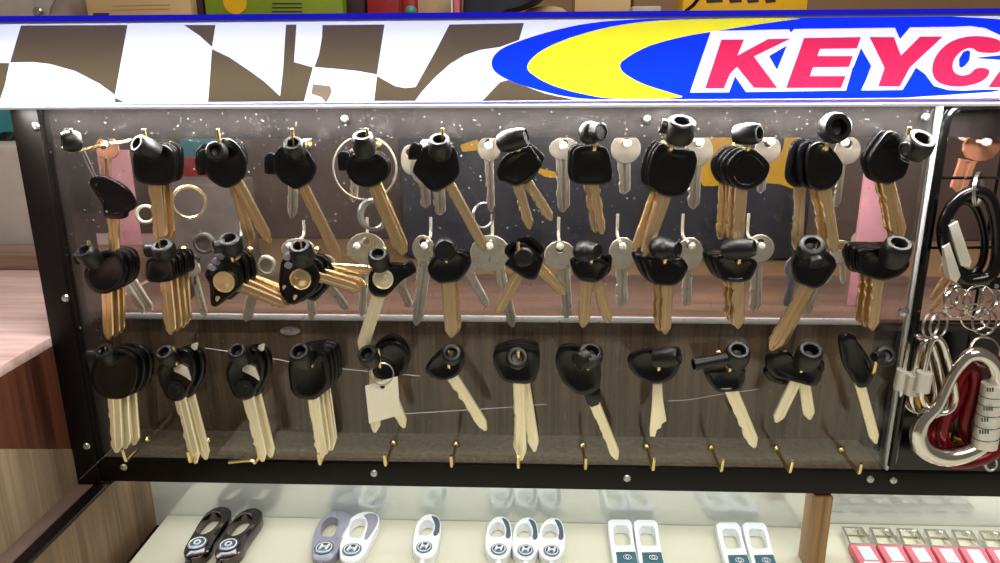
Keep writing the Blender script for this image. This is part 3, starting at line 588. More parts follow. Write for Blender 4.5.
# ------------------------------------------------------------------ light box sign
YS = -.036
sg = thing('light_box_sign', V(.3, YS, .264), 'lit chequered header sign with big red KEYC letters on blue', 'sign')
so = sg.location
def P2(x, y): p = oy(x, y, YS); return p
ya = lambda x: 21.5-.0085*x; yb = lambda x: 105.3-.0072*x       # rims of the printed film
def lay(pts): return [(x, min(max(y, ya(x)), yb(x))) for x, y in pts]
D = 'dark'; LAYERS = [
 ('white', [(-60, 22), (1080, 12.5), (1080, 101), (500, 106), (-60, 109)]),
 (D, [(21, 25.5), (127.5, 25), (115, 95), (100, 84), (75, 71), (50, 64), (32.5, 62), (10, 62.5)]), (D, [(-60, 62), (9.5, 63), (5, 85), (0, 100), (-1, 103), (-60, 103)]),
 (D, [(115, 97.5), (124, 102), (115, 102.5)]), (D, [(184, 25), (215.5, 25), (212, 47), (200, 36)]),
 (D, [(212, 49), (230, 57.5), (250, 71), (265, 82), (280, 96), (283, 70), (286, 24.5), (296.5, 24.5), (294, 62), (303, 64.5), (313, 67.3), (304, 101.5), (208, 102)]),
 (D, [(322.5, 25), (384.5, 24.5), (377, 74.5), (357.5, 71), (337.5, 69), (314.5, 67), (319, 54), (322, 37.5)]),
 (D, [(374, 101), (377, 76), (395, 86), (405, 88), (415.5, 87), (425, 70), (437.5, 47.5), (449.5, 24.5), (524, 23), (519, 40), (500, 47), (480, 50), (465, 55), (450, 64), (435, 77.5), (422.5, 91), (415, 101)]),
 (D, [(482, 101), (500, 82), (508, 80), (525, 86), (545, 93.5), (575, 100)]),
 ('blue', [(491, 62.5), (494, 55), (502, 48), (519, 41), (550, 31), (595, 21.5), (660, 18), (1080, 13), (1080, 96.5), (610, 100), (570, 98), (537.5, 90), (512.5, 82), (500, 76), (493, 70)]),
 ('yellow', [(526, 68), (530, 60), (540, 51), (562.5, 40), (595, 30), (625, 24), (655, 20.5), (700, 19), (812, 17.5), (780, 21), (750, 25.5), (710, 32), (685, 36), (650, 45), (632.5, 54), (620, 62.5), (620, 69), (627.5, 76), (645, 85), (670, 92.5), (690, 98.5), (610, 99.5), (575, 92.5), (550, 85), (532.5, 75)]),
 ('white', [(711, 31), (789, 29.3), (791, 32.5), (794, 29), (895, 27.8), (900, 39), (910, 27.3), (950, 27), (970, 26), (985, 28), (1000, 35), (1080, 34), (1080, 90), (985, 89.5), (965, 90.5), (948, 90), (934, 86), (925, 74), (916, 67.5), (902.5, 90), (861, 90.5), (866, 80), (871.5, 66), (861, 48), (854, 66), (852.5, 68), (846, 90.5), (746, 92), (735, 76), (729, 92.3), (690, 92.5)]),
 ('blue', [(769, 56), (787, 45.5), (777, 70)]), ('blue', [(959, 66), (959, 59), (963, 52), (968, 50), (970.5, 52), (969.5, 60), (965, 66), (961, 68)]), ('blue', [(973, 58), (1002, 55), (1080, 54), (1080, 60), (1002, 60)]),
 ('red', [(721.5, 39.5), (744, 39.5), (737.5, 55.5), (768, 39), (791, 38.5), (754, 56.5), (777.5, 88), (754, 88), (737, 67), (730, 74), (724, 88.5), (705, 88.5)]),
 ('red', [(804, 38), (861, 37), (857, 48.5), (820, 49), (817.5, 56), (853, 56), (849, 67), (813, 67.5), (810, 76), (846, 76), (841, 88), (786, 88)]),
 ('red', [(869.5, 37), (894, 37), (901, 55.5), (920, 36.5), (943, 36.5), (910, 67.5), (900, 86.5), (878, 86.5), (884.5, 68)]),
 ('red', [(1002, 53), (1003, 42), (992, 37), (970, 35.5), (950, 41), (936, 54), (931, 69), (935, 81), (947.5, 86.3), (965, 87), (985, 81), (992, 69), (976, 67), (970, 74.5), (960, 76), (952.5, 71), (953, 60), (962.5, 49.5), (972.5, 47.5), (978, 53)]),
 ('red', [(988, 87.5), (1020, 42), (1040, 36), (1062, 36), (1062, 87)]),
]
vs, fs, cols = [], [], []
for k, pts in LAYERS:
    i0 = len(vs); 
    if (k == 'blue' and pts[0][0] == 491) or k == 'yellow' or (k == 'red' and pts[0] == (1002, 53)): pts = [(v.x, v.y) for v in chaikin([Vector(q) for q in pts], 2)]
    Q = [P2(x, y) for x, y in lay(pts)]
    vs += [Vector((p.x, p.z)) for p in Q]
    a = sum(Q[i].x*Q[(i+1) % len(Q)].z-Q[(i+1) % len(Q)].x*Q[i].z for i in range(len(Q)))
    f = list(range(i0, len(vs))); fs.append(f if a > 0 else f[::-1]); cols.append(k)
ov, oe, of, _, _, orig = delaunay_2d_cdt(vs, [], fs, 1, 1e-6)
names = list(PR); bm = bmesh.new(); bv = [bm.verts.new((v.x, YS, v.y)) for v in ov]
for f, og in zip(of, orig):
    if not og: continue
    fc = bm.faces.new([bv[i] for i in f]); fc.material_index = names.index(cols[max(og)])
bm.normal_update()
link('printed_face', bm, [PR[k] for k in names], sg, smooth=False, origin=so)
zt, zb = .3085, .2622
bm = bmesh.new(); X0, X1 = oy(-62, 50, YS).x, oy(1082, 50, YS).x
box(bm, X0, X1, YS+.0305, YS+.032, zb, zt); box(bm, X0, X1, YS+.0002, YS+.032, zb-.0012, zb); box(bm, X0, X1, YS+.0002, YS+.032, zt, zt+.001); box(bm, X0-.001, X0, YS+.0002, YS+.032, zb, zt); box(bm, X1, X1+.001, YS+.0002, YS+.032, zb, zt)
link('housing', bm, M['boxwhite'], sg, smooth=False, origin=so)
bm = bmesh.new(); Q = [oy(-62, 16.5, YS-.0015), oy(1082, 7.5, YS-.0015), oy(1082, 13, YS-.0015), oy(-62, 22.5, YS-.0015)]; slab(bm, Q, (0, -1, 0), .036, .0003); link('blue_cap', bm, M['blue'], sg, smooth=False, origin=so)
bm = bmesh.new(); Q = [oy(-62, 22.5, YS-.0008), oy(1082, 13, YS-.0008), oy(1082, 15.3, YS-.0008), oy(-62, 24.8, YS-.0008)]; slab(bm, Q, (0, -1, 0), .0015, .0002); link('upper_rim', bm, M['lilac'], sg, smooth=False, origin=so)
bm = bmesh.new(); slab(bm, [oy(x, y, YS-.0009) for x, y in ((313, 84), (330, 86), (332, 92), (326, 103), (321, 97), (311, 94))], (0, -1, 0), .0006, .0001)
tag(link('tape_scrap', bm, M['bottle'], smooth=False, origin=oy(320, 92, YS)), 'torn scrap of cream tape stuck on the chequered sign', 'tape')

# ------------------------------------------------------------------ wire rack with carabiners on the right
rk = thing('wire_rack', oy(905, 470, -.004), 'black wire grid rack beside the silver edge, holding carabiners', 'rack')
def rp(name, bm, m): return link(name, bm, m, rk, origin=rk.location)
YR = -.0078
fr_ = [oy(x, y, YR) for x, y in ((891.5, 466), (915, 320), (943, 140), (947, 116), (956, 107), (975, 105), (1060, 104))]
bm = bmesh.new(); tube(bm, chaikin(fr_, 3, False), .0026, 10); rp('frame', bm, M['black'])
for y0, y1 in ((178, 178), (248, 247), (322, 321), (395, 395)):
    x0 = 940-(y0-150)*.155
    bm = bmesh.new(); tube(bm, [oy(x0, y0, YR), oy(1060, y1, YR)], .0009, 8); rp('wire', bm, M['black'])
for xa, xb in ((1010, 948),):
    bm = bmesh.new(); tube(bm, [oy(xa, 108, YR+.002), oy(xb, 460, YR+.002)], .0009, 8); rp('wire', bm, M['black'])
bm = bmesh.new(); lathe(bm, oy(903, 311, -.0045), (0, -1, 0), [(.003, 0), (.003, .002), (.0016, .0022), (.0012, .001)], 14); rp('clip', bm, M['steel'])
def carabiner(label, path, rad, Y, m, extra=(), name='carabiner', grp=None, tilt=0.):
    c = oy(*path[0], Y); t = thing(name, c, label, 'carabiner', grp)
    bm = bmesh.new(); pts = chaikin([oy(x, y, Y+tilt*(x-path[0][0])*PX) for x, y in path], 3); tube(bm, pts, chaikin(rad, 3) if isinstance(rad, list) else rad, 14, True); link('body', bm, M[m], t, origin=c)
    for nm, ps, r, mm, Ye in extra:
        bm = bmesh.new(); tube(bm, [oy(x, y, Ye) for x, y in ps], r, 14); q = link(nm, bm, M[mm], t, origin=c)
        if mm != m: q['label'] = {'chrome': 'bright silver', 'alu': 'knurled silver'}.get(mm, mm)+' '+nm.replace('_', ' ')
    return t
cb = carabiner('large black carabiner with silver gate hanging from the top wire', [(950, 260), (942, 240), (945, 216), (960, 196), (978, 190), (991, 198), (998, 225), (998, 262), (990, 277), (978, 280), (962, 282)], .0037, -.016, 'black', [])
c0 = cb.location
for Q in ([(949, 226), (958, 221), (972, 262), (970, 268), (961, 266)], [(943, 247), (950, 243), (961, 276), (957, 283), (950, 279)]):
    bm = bmesh.new(); slab(bm, [oy(x, y, -.0205) for x, y in Q], (0, -1, 0), .006, .0007); q = link('gate', bm, M['alu'], cb, origin=c0); q['label'] = 'silver gate'
carabiner('black carabiner hanging behind the large one', [(946, 255), (939, 238), (942, 216), (954, 203), (968, 200), (978, 210), (986, 240), (982, 268), (966, 276)], .0024, -.007, 'black')
bm = bmesh.new(); slab(bm, chaikin([oy(x, y, -.013) for x, y in ((958, 281), (970, 274), (1012, 280), (1014, 292), (985, 288), (966, 292))], 1), (0, -1, 0), .003, .0006)
bar = tag(link('strap_tab', bm, M['black'], origin=oy(985, 282, -.013)), 'black strap tab with pale holes below the black carabiner', 'strap')
for x, y in ((977, 283), (996, 286)):
    bm = bmesh.new(); lathe(bm, oy(x, y, -.0131), (0, -1, 0), [(.0015, 0), (.0015, .0008), (.0008, .0008), (.0006, .0002)], 14); link('eyelet', bm, M['steel'], bar, origin=bar.location)
ring_thing('split ring hooking the black carabiner on the top wire', [(oy(977, 189, -.012), (.9, -.8, .1), .0098)])
for (x, y, a, R, Y), lb in zip([(957, 303, .2, 14, -.017), (966, 297, -.3, 13.5, -.014), (978, 301, .15, 15, -.019), (989, 296, .5, 13, -.012), (975, 317, -.2, 12, -.022), (992, 314, .3, 13, -.016), (950, 297, .6, 11, -.010), (984, 322, .1, 12, -.010)],
        ['leftmost big ring in the cluster below the black carabiner', 'ring behind the leftmost big one in the cluster', 'largest ring at the front of the ring cluster', 'ring at the upper right of the cluster under the strap', 'lowest ring of the cluster above the red carabiner', 'ring at the lower right of the cluster by the frame', 'small tilted ring at the left of the cluster', 'ring at the back of the cluster near its bottom']):
    ring_thing('silver split '+lb, [(oy(x, y, Y), (a, -1, .15), R*PX*1.1)], 'chrome', 'split rings under the black carabiner', r=.0005)
for x, y, a, lb in ((930, 325, .6, 'left'), (938, 325, .5, 'right')):
    ring_thing(f'thin {lb} ring of the pair holding the pear-shaped carabiners', [(oy(x, y, -.012), (a, -1, .1), .0078)], 'steel', 'ring pair above the pear carabiners', r=.00045)
ring_thing('wide thin ring behind the top of the silver locking carabiner', [(oy(984, 352, -.008), (.1, -1, .4), .0095)], 'steel')
pear = [(928, 352), (931, 341), (937, 337), (943, 342), (949, 362), (957, 394), (954, 408), (944, 414), (931, 412), (921, 400), (922, 385)]
for k, (dx, dy, Y, lb) in enumerate(((0, 0, -.020, 'front'), (-10, 3, -.014, 'middle'), (-20, -2, -.008, 'rear'))):
    nut = [('screw_lock', [(924+dx, 374+dy), (920+dx, 391+dy)] if 0 else [(925+dx, 372+dy), (921+dx, 391+dy)], .0049, 'alu', Y-.0005)]
    carabiner(f'{lb} one of three pear-shaped silver carabiners with screw lock', sh(pear, dx, dy), .0019, Y, 'chrome', nut, grp='pear-shaped screw carabiners')
big = [(962, 362), (970, 354), (982, 354), (994, 364), (998, 380), (993, 420), (986, 444), (966, 454), (944, 458), (924, 451), (917, 436), (922, 420), (937, 408), (944, 395), (953, 375)]
cb = carabiner('big silver locking carabiner with printed sleeve at the right edge', big, [.0036, .0044, .0046, .0044, .004, .004, .0046, .006, .0064, .0062, .0056, .0046, .0036, .003, .003], -.022, 'chrome', [('locking_sleeve', [(995, 384), (984, 446)], .0074, 'alu', -.0235)])
for y in (394, 402, 412, 424, 436):
    x = 995-(y-384)*.177
    bm = bmesh.new(); tube(bm, ringpts(oy(x, y, -.0235), (-.17, 0, 1), .0075, 24), .0003, 6, True); link('sleeve_groove', bm, M['emb'], cb, origin=cb.location)
for j, (y, n) in enumerate(((388, 3), (407, 4), (418, 3), (430, 4))):     # small dark print marks of the sleeve
    for k in range(n):
        x = 990-(y-384)*.177+k*2.6-2
        bm = bmesh.new(); slab(bm, [oy(x+a, y+b, -.0315) for a, b in ((0, 0), (1.3, 0), (1.3, 4), (0, 4))], (0, -1, 0), .0008, .0001); link('printed_mark', bm, M['emb'], cb, smooth=False, origin=cb.location)
carabiner('dark red locking carabiner behind the silver one', sh(big, 13, 6), .0046, -.008, 'red')
carabiner('red carabiner filling the loop of the silver one', [(958, 378), (967, 366), (977, 372), (972, 400), (962, 430), (975, 446), (968, 452), (948, 450), (940, 436), (947, 412)], .0042, -.012, 'red')
carabiner('yellow carabiner hidden behind the pear-shaped ones', [(916, 352), (922, 349), (925, 370), (922, 400), (950, 440), (972, 442), (968, 447), (940, 446), (916, 415)], .0016, -.004, 'yellow')
bm = bmesh.new(); tube(bm, ringpts(oy(991, 464, -.006), (0, -1, .1), .0035, 20, 1.3), .0009, 8, True); tag(link('wire_clip', bm, M['steel'], origin=oy(991, 464, -.006)), 'small silver clip under the red carabiner', 'clip')

# ------------------------------------------------------------------ key chains lying in the showcase
ZT = -.06; NZ = (0, 0, 1)
def emblem(root, cx, cy, rx, ry, kind, zt, m_ring='white', m_face='emb'):
    c = oz(cx, cy, zt+.0004); sc = (oz(cx+1, cy, zt)-oz(cx, cy, zt)).length; sy = (oz(cx, cy+1, zt)-oz(cx, cy, zt)).length
    R, Ry = rx*sc, ry*sy
    E = [c+V(math.cos(a)*R, math.sin(a)*Ry, 0) for a in [2*math.pi*k/32 for k in range(32)]]
    bm = bmesh.new(); slab(bm, E, NZ, .0008, .0002); f = link('emblem', bm, M[m_face], root, origin=root.location)
    bm = bmesh.new(); e2 = [c+(p-c)*.8+V(0, 0, .0001) for p in E]; tube(bm, e2, R*.055, 8, True)
    if kind == 'H':
        for pts in (((-.26, .4), (-.42, -.4)), ((.42, .4), (.26, -.4)), ((-.36, -.02), (0, .06), (.36, .02))):
            tube(bm, [c+V(x*R, y*Ry, .0003) for x, y in pts], R*.12, 6)
    if kind == 'T':
        tube(bm, [c+V(x*R*.3, y*Ry*.6, .0003) for x, y in [(math.cos(a), math.sin(a)) for a in [2*math.pi*k/20 for k in range(20)]]], R*.07, 6, True)
    if kind == 'O': tube(bm, [c+V(math.cos(a)*R*.3, math.sin(a)*Ry*.3, .0003) for a in [2*math.pi*k/16 for k in range(16)]], R*.09, 6, True)
    g = link('emblem_mark', bm, M[m_ring], f, origin=(0, 0, 0)); g.data.transform(Matrix.Translation(-Vector(root.location)))
def chain(label, outer, hole, m, emb, th=.008, sq=False, insert=None, ins_m='lilac', plate=None, plate_m='teal', grp='key chains on the white tray', tail=None):
    zt = ZT+th; rd = (lambda p: soft(p, .09)) if sq else (lambda p: chaikin(p, 2)); O = rd([oz(x, y, zt) for x, y in outer]); H = rd([oz(x, y, zt) for x, y in hole])
    c = sum(O, Vector())/len(O); c.z = ZT; root = thing('key_chain', c, label, 'key chain', grp)
    bm = bmesh.new(); slab_hole(bm, O, H, NZ, th-.0003); link('body', bm, M[m], root, origin=c)
    if insert: bm = bmesh.new(); slab(bm, chaikin([oz(x, y, zt+.0006) for x, y in insert], 1), NZ, .0015, .0002); link('gate', bm, M[ins_m], root, origin=c)
    if plate: bm = bmesh.new(); slab(bm, [oz(x, y, zt+.0006) for x, y in plate], NZ, .0015, .0002); link('plate', bm, M[plate_m], root, origin=c)
    if tail: bm = bmesh.new(); tube(bm, [oz(x, y, zt-.003) for x, y in tail], .0022, 10); link('tail_bar', bm, M[m], root, origin=c)
    if emb: emblem(root, *emb, zt+.0006)
    return root
def T(P, ox, oy_, s, dx=0, dy=0): return [((x+dx)/s+ox, (y+dy)/s+oy_) for x, y in P]
o1 = [(100, 470), (130, 410), (180, 330), (260, 190), (340, 135), (420, 120), (475, 150), (470, 200), (400, 300), (350, 370), (320, 440), (270, 490), (200, 520), (120, 530)]
h1 = [(190, 310), (270, 200), (330, 165), (395, 180), (390, 230), (330, 305), (260, 340), (215, 335)]
g1 = [(400, 140), (465, 160), (462, 200), (350, 350), (335, 320), (400, 220), (410, 180), (380, 160)]
for k, dx in enumerate((0, 240)):
    chain(['left dark chrome carabiner key chain leaning right in the showcase', 'right dark chrome carabiner key chain beside its twin'][k], T(o1, 170, 490, 7.71, dx, 12*k), T(h1, 170, 490, 7.71, dx, 12*k), 'darkchrome',
          ((210+dx)/7.71+170, (405+12*k)/7.71+490, 9.5, 6, 'O', ), insert=T(g1, 170, 490, 7.71, dx, 12*k), ins_m='darkchrome', th=.009, tail=T([(170, 500), (120, 600)], 170, 490, 7.71, dx, 0))
o2 = [(165, 500), (170, 380), (195, 290), (240, 215), (310, 165), (390, 150), (450, 165), (478, 200), (470, 260), (430, 330), (395, 410), (360, 480), (310, 540), (230, 550), (185, 535)]
h2 = [(235, 330), (250, 245), (310, 200), (365, 210), (375, 255), (350, 320), (330, 360), (250, 355)]
g2 = [(350, 182), (400, 165), (460, 178), (465, 240), (410, 330), (375, 370), (352, 365), (388, 260), (372, 205)]
for k, dx in enumerate((0, 215)):
    chain(['grey carabiner key chain with oval emblem, left of the white one', 'white carabiner key chain with oval emblem, right of the grey one'][k], T(o2, 290, 490, 7.71, dx, 10*k), T(h2, 290, 490, 7.71, dx, 10*k), ('lilac', 'white')[k],
          ((262+dx)/7.71+290, (442+12*k)/7.71+490, 9.5, 6, 'H', ), insert=T(g2, 290, 490, 7.71, dx, 10*k), tail=T([(250, 530), (230, 620)], 290, 490, 7.71, dx, 0))
o3 = [(116, 300), (126, 235), (138, 180), (165, 140), (210, 122), (250, 135), (270, 170), (264, 230), (252, 300), (228, 345), (182, 362), (138, 345)]
h3 = [(148, 215), (160, 172), (195, 153), (225, 163), (234, 190), (216, 238), (150, 238)]
g3 = [(215, 132), (250, 142), (264, 172), (258, 232), (222, 240), (240, 195), (230, 160)]
chain('single white carabiner key chain with oval emblem, alone on the tray', T(o3, 390, 490, 5.26), T(h3, 390, 490, 5.26), 'white', (180/5.26+390, 297/5.26+490, 8, 5.5, 'H'), insert=T(g3, 390, 490, 5.26), ins_m='emb', tail=T([(172, 350), (164, 420)], 390, 490, 5.26))
o4 = [(500, 305), (503, 240), (515, 180), (545, 145), (590, 133), (625, 152), (640, 200), (644, 260), (638, 310), (608, 352), (570, 364), (528, 350)]
h4 = [(520, 222), (530, 185), (560, 163), (592, 173), (606, 205), (602, 244), (525, 246)]
g4 = [(585, 142), (620, 156), (634, 200), (636, 250), (606, 252), (614, 205), (600, 168)]
for k, (dx, dy, lb) in enumerate(((0, 0, 'left'), (141, 6, 'middle'), (278, 8, 'right'))):
    chain(f'{lb} one of three white carabiner key chains side by side', T(o4, 390, 490, 5.26, dx, dy), T(h4, 390, 490, 5.26, dx, dy), 'white', ((572+dx)/5.26+390, (308+dy)/5.26+490, 8, 5.5, 'H'), insert=T(g4, 390, 490, 5.26, dx, dy), ins_m='emb', tail=T([(572, 355), (570, 420)], 390, 490, 5.26, dx, dy))
o5 = [(80, 142), (96, 132), (176, 132), (190, 146), (200, 230), (232, 390), (115, 390), (92, 240)]
h5 = [(104, 172), (120, 158), (166, 160), (178, 178), (188, 250), (112, 252)]
p5 = [(118, 281), (206, 279), (228, 380), (130, 380)]
for k, (dx, dy, lb) in enumerate(((0, 0, 'first rectangular key chain with teal plate, left of the first pair'), (118, 2, 'second rectangular key chain with teal plate, right of the first pair'), (492, 14, 'third rectangular key chain with teal plate, left of the second pair'), (612, 14, 'fourth rectangular key chain with teal plate, nearest the wooden divider'))):
    sk = [0, 0, .12, .12][k]
    f = lambda P: T([(x+sk*(y-150), y) for x, y in P], 590, 490, 4.545, dx, dy)
    q = f([(170, 305)])[0]
    chain('white '+lb, f(o5), f(h5), 'white', (q[0], q[1], 5, 2.8, 'T', ), sq=True, plate=f(p5))
o6 = [(208, 180), (312, 184), (372, 275), (244, 270)]; h6 = [(226, 192), (302, 195), (352, 264), (254, 261)]
b6 = [(248, 270), (370, 273), (450, 420), (332, 420)]; l6 = [(284, 280), (348, 282), (392, 350), (326, 350)]; l7 = [(318, 356), (398, 358), (420, 400), (340, 400)]
OR6 = ['first', 'second', 'third', 'fourth', 'fifth', 'sixth']
ZT = -.056
for k in range(6):
    dx, dy = 137*k, 4*k; f = lambda P: T([(x+.0*k, y) for x, y in P], 800, 490, 5, dx, dy); zt = ZT+.007
    O = [oz(x, y, zt) for x, y in f(o6)]; H = [oz(x, y, zt) for x, y in f(h6)]; c = sum(O, Vector())/4; c.z = ZT
    t = thing('key_chain', c, f'{OR6[k]} red key chain with pale label counted from the wooden divider', 'key chain', 'red key chains in a row')
    bm = bmesh.new(); slab_hole(bm, O, H, NZ, .0055); link('loop', bm, M['chrome'], t, origin=c)
    bm = bmesh.new(); slab(bm, [oz(x, y, zt+.0005) for x, y in f(b6)], NZ, .007, .0005); q = link('body', bm, M['redcard'], t, origin=c)
    for L in (l6, l7):
        bm = bmesh.new(); slab(bm, [oz(x, y, zt+.0008) for x, y in f(L)], NZ, .0008, .0001); link('label_plate', bm, M['label'], t, origin=c)

# ------------------------------------------------------------------ things behind the stand
DESK = .085
tag(link('work_desk', box(bx(.0, 1.3, .165, .56, -.9, DESK, bev=.002), -.3, .0, .315, .56, -.9, DESK, bev=.002), M['wallb'], origin=V(.5, .35, -.9)), 'low brown work desk behind the shop counter', 'desk')
def bthing(name, label, cat, m, x0, x1, y0, y1, Y, d, bev=.003, group=None, zb=None):
    """box-like thing standing behind, front face at Y filling x0..x1, y0..y1 of the view"""
    a, b = oy(x0, y0, Y), oy(x1, y1, Y); z0 = min(a.z, b.z) if zb is None else zb; bm = bx(a.x, b.x, Y, Y+d, z0, max(a.z, b.z), bev=bev)
    o = link(name, bm, M[m], origin=V((a.x+b.x)/2, Y+d/2, z0)); return tag(o, label, cat, group)
sz = .300
sh_ = link('back_shelf', bx(-.6, 1.3, .5, .95, sz-.02, sz, bev=.002), M['wallb'], origin=V(.35, .7, sz-.02)); tag(sh_, 'brown back shelf hidden behind the lit sign', 'shelf')
def on_shelf(name, label, cat, m, x0, x1, y0, Y, d, bev=.003):
    a, b = oy(x0, y0, Y), oy(x1, y0, Y); o = link(name, bx(a.x, b.x, Y, Y+d, sz, a.z, bev=bev), M[m], origin=V((a.x+b.x)/2, Y+d/2, sz)); return tag(o, label, cat)
o = on_shelf('storage_box', 'pale grey box with slanted corner above the left end of the sign', 'box', 'greybox', -60, 40, -30, .55, .1)
bm = bmesh.new(); slab(bm, [oy(x, y, .549) for x, y in ((34, 30), (34, -30), (72, -30), (50, 8), (46, 30))], (0, -1, 0), .004, .001); q = link('corner_flap', bm, M['greybox'], o, origin=o.location)
bm = bmesh.new(); lathe(bm, oy(40, 12, .545), (0, -1, 0), [(.006, 0), (.006, .006), (.003, .008)], 14); link('latch', bm, M['chrome'], o, origin=o.location)
o = on_shelf('package', 'cream cardboard package above the chequered part of the sign', 'package', 'kraft', 81, 187, -25, .6, .06)
bm = bmesh.new(); slab(bm, [oy(x, y, .5995) for x, y in ((93, 13), (109, 13), (109, 40), (93, 40))], (0, -1, 0), .001, .0002); link('printed_patch', bm, M['darkbrown'], o, origin=o.location)
for yy in (5, 9):
    bm = bmesh.new(); slab(bm, [oy(x, y, .5995) for x, y in ((112, yy), (170, yy-1), (170, yy), (112, yy+1))], (0, -1, 0), .001, .0002); link('printed_line', bm, M['skin'], o, smooth=False, origin=o.location)
o = on_shelf('package', 'green package with round yellow badge above the sign', 'package', 'green', 201, 341, -25, .6, .05)
bm = bmesh.new(); lathe(bm, oy(235, 2, .5995), (0, -1, 0), [(.016, 0), (.016, .001), (.0135, .0012), (.0135, .0008), (.001, .0008)], 28); q = link('badge', bm, M['yellow'], o, origin=o.location); q['label'] = 'round yellow badge'
for yy in (3, 7, 11):
    bm = bmesh.new(); slab(bm, [oy(x, y, .5995) for x, y in ((272, yy), (302, yy), (302, yy+1.2), (272, yy+1.2))], (0, -1, 0), .001, .0002); link('printed_line', bm, M['navy'], o, smooth=False, origin=o.location)
on_shelf('file_box', 'dark purple-brown box between the cream and green packages', 'box', 'darkbrown', 187, 200, -25, .62, .06)
on_shelf('file_box', 'dark brown box right of the green package', 'box', 'darkbrown', 345, 364, -25, .62, .06)
on_shelf('file_box', 'red box above the middle of the sign', 'box', 'redb', 365, 398, -25, .6, .06)
o = on_shelf('toy_ornament', 'small red and green ornament above the sign', 'ornament', 'redb', 401, 416, -8, .56, .02, bev=.006)
bm = bmesh.new(); bmesh.ops.create_uvsphere(bm, u_segments=14, v_segments=10, radius=.008); bmesh.ops.translate(bm, verts=bm.verts, vec=oy(411, 12, .553)); q = link('green_base', bm, M['cap'], o, origin=o.location)
on_shelf('file_box', 'tan card behind the small ornament', 'box', 'skin', 416, 450, -20, .64, .05)
o = on_shelf('marker_pack', 'narrow pink and white pack standing above the sign', 'pack', 'redcard', 453, 459, -25, .57, .03, bev=.001)
bm = bmesh.new(); a = oy(450, -25, .569); b = oy(453, 18, .569); box(bm, a.x, b.x, .568, .598, sz, a.z, bev=.001); link('white_edge', bm, M['white'], o, origin=o.location)
bm = bmesh.new(); slab(bm, chaikin([oy(x, y, .56) for x, y in ((462, 40), (462, 0), (468, -30), (560, -30), (545, -2), (525, 8), (500, 12), (490, 40))], 2), (0, -1, 0), .07, .012); o = tag(link('cloth_bag', bm, M['navy'], origin=oy(500, 30, .59)), 'dark navy cloth bag sagging above the middle of the sign', 'bag')
bm = bmesh.new(); slab(bm, chaikin([oy(x, y, .6) for x, y in ((500, 50), (520, 10), (548, 4), (570, 9), (585, 50))], 2), (0, -1, 0), .06, .01); tag(link('cushion', bm, M['skin'], origin=oy(545, 45, .63)), 'tan rounded cushion beside the navy bag', 'cushion')
on_shelf('carton', 'tan carton above the blue swoosh of the sign', 'box', 'kraft', 575, 632, -20, .66, .08)
on_shelf('carton', 'cream carton left of the yellow pack', 'box', 'greybox', 632, 662, 6, .63, .03)
on_shelf('carton', 'brown carton behind the cream one', 'box', 'wallb', 634, 690, -20, .7, .08)
o = on_shelf('package', 'yellow package with dark lettering marks above the red letters', 'package', 'yellow', 684, 811, -25, .58, .05)
for x0, x1 in ((705, 722), (728, 741), (746, 758), (764, 775)):
    bm = bmesh.new(); slab(bm, [oy(x, y, .5795) for x, y in ((x0, -4), (x1, -4), (x1+1, 2), (x0+2, 3))], (0, -1, 0), .001, .0002); link('printed_mark', bm, M['darkbrown'], o, smooth=False, origin=o.location)
bm = bmesh.new(); slab(bm, [oy(x, y, .5795) for x, y in ((672, 20), (692, 4), (700, -6), (703, -5), (695, 6), (677, 20))], (0, -1, 0), .002, .0002); link('black_stripe', bm, M['black'], o, smooth=False, origin=o.location)
# seen through the acrylic
bthing('storage_cabinet', 'mauve-brown cabinet front seen through the acrylic', 'cabinet', 'wallm', -60, 1300, 75, 420, .40, .09, zb=DESK)
bag = bthing('work_bag', 'dark navy cloth bag with yellow print standing behind the counter', 'bag', 'navy', 395, 800, 120, 330, .3, .06, bev=.012, zb=DESK)
for pts in (((700, 128), (737, 128), (733, 158), (740, 163), (775, 160), (783, 150), (786, 128), (801, 128), (800, 172), (806, 183), (796, 190), (780, 184), (745, 182), (700, 188)),
            ((460, 145), (478, 139), (480, 150), (462, 152)), ((538, 168), (556, 172), (557, 178), (545, 177), (537, 172))):
    bm = bmesh.new(); slab(bm, soft([oy(x, y, .2995) for x, y in pts], .1), (0, -1, 0), .001, .0002); q = link('yellow_print', bm, M['yellow'], bag, smooth=False, origin=bag.location); q['label'] = 'yellow print'
bthing('measuring_stick', 'pink upright measuring stick near the right end behind the acrylic', 'stick', 'pink', 865, 884, 172, 262, .075, .003, bev=.0004, zb=.111)
c = oz(863, 270, .111); bt = thing('squeeze_bottle', c, 'white bottle with green cap standing on the counter behind the acrylic', 'bottle')
bm = bmesh.new(); lathe(bm, c, NZ, [(.011, 0), (.0125, .001), (.0125, .028), (.009, .033), (.007, .034)], 24); link('body', bm, M['bottle'], bt, origin=c)
bm = bmesh.new(); lathe(bm, c, NZ, [(.008, .034), (.008, .048), (.006, .05), (.001, .05)], 20); link('cap', bm, M['cap'], bt, origin=c)
bthing('paper_sheet', 'pink paper card standing left behind the acrylic', 'card', 'pink', 96, 140, 150, 232, .2, .002, bev=.0004, zb=.111)
bthing('file_box', 'red box behind the keys at left', 'box', 'redb', 176, 222, 158, 186, .33, .015, zb=DESK)
bthing('storage_box', 'grey box behind the left keys', 'box', 'ghostgrey', 156, 240, 184, 232, .22, .05, zb=DESK)
bthing('parts_bin', 'teal bin behind the left keys', 'bin', 'tealb', 178, 232, 138, 160, .35, .03, zb=DESK)
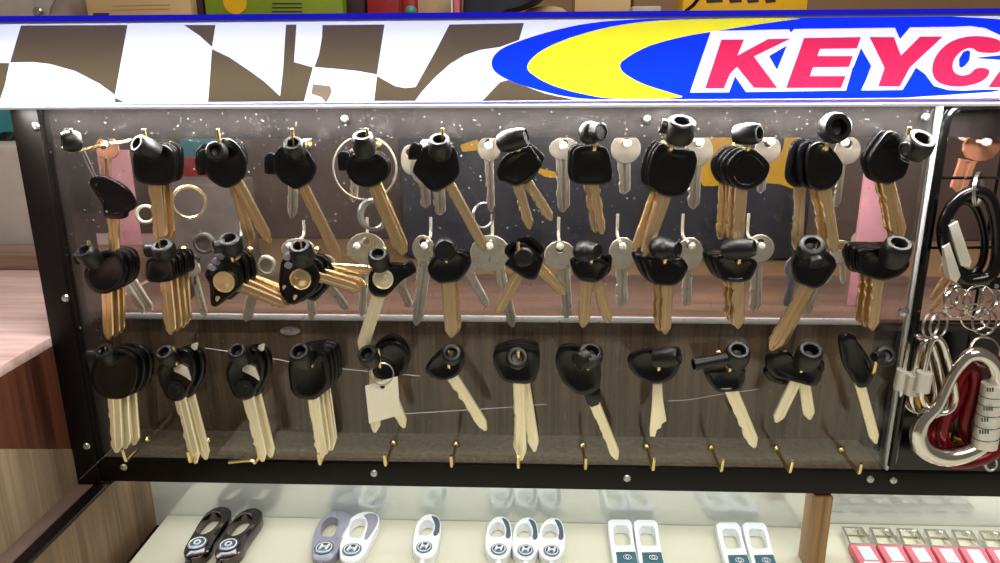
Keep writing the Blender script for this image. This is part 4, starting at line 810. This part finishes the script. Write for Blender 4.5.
# left of the stand
bthing('plastic_bin', 'pale grey plastic bin on the left counter', 'bin', 'greybox', -80, 44, 146, 240, .205, .05, bev=.006, zb=.111)
o = bthing('key_machine', 'teal machine standing behind the grey bin at far left', 'machine', 'tealb', -80, 34, 60, 160, .265, .04, zb=.111)
bm = bmesh.new(); lathe(bm, oy(11, 141, .264), (0, -1, 0), [(.0095, 0), (.0095, .008), (.006, .012), (.001, .012)], 18); link('knob', bm, M['black'], o, origin=o.location)
bthing('price_card', 'tiny white card against the grey bin', 'card', 'paper', 28, 34, 202, 226, .202, .002, bev=.0003, zb=.111)
bm = bmesh.new(); slab(bm, [oy(290+10*math.cos(a), 331+4.2*math.sin(a), .0455) for a in [2*math.pi*k/24 for k in range(24)]], (0, -1, 0), .0006, .0001); tag(link('oval_glint', bm, M['white'], origin=oy(290, 331, .0455)), 'small white oval sticker on the brown panel behind the acrylic', 'glint')  # white disc in place of a bright oval reflection on the acrylic

# ------------------------------------------------------------------ light
def area(name, loc, tgt, sx, sy, pw, col=(1, 1, 1)):
    l = bpy.data.lights.new(name, 'AREA'); l.shape = 'RECTANGLE'; l.size = sx; l.size_y = sy; l.energy = pw; l.color = col
    o = bpy.data.objects.new(name, l); COL.objects.link(o); o.location = loc
    o.rotation_euler = (Vector(tgt)-Vector(loc)).to_track_quat('-Z', 'Y').to_euler(); return o
area('sign_tube', (.3, YS+.024, zb+.008), (.3, YS, zb+.022), .78, .008, .3, (.92, .95, 1))
area('sign_rear_strip', (.29, .0095, .2600), (.29, .018, 0), .54, .006, .85, (1, .96, .9))
area('sign_underside_strip', (.29, -.02, .2602), (.29, -.014, 0), .58, .014, 1.5, (1, .98, .94))
area('showcase_strip', (.42, .028, -.004), (.42, .0, -.06), .8, .012, .21, (.97, 1, .98))
area('shop_ceiling_lamp', (.75, -1.2, 1.6), (.3, 0, .1), 1.0, .6, 20, (1, .93, .82))
area('back_room_lamp', (.4, .35, 1.3), (.35, .45, .2), .8, .5, 5, (1, .94, .9))
w = bpy.data.worlds.new('shop_air'); S.world = w; w.use_nodes = True
w.node_tree.nodes['Background'].inputs[0].default_value = (.42, .37, .32, 1); w.node_tree.nodes['Background'].inputs[1].default_value = .3
S.view_settings.view_transform = 'Standard'; S.view_settings.look = 'None'; S.view_settings.gamma = 1; S.view_settings.exposure = .2
S.view_settings.use_curve_mapping = False
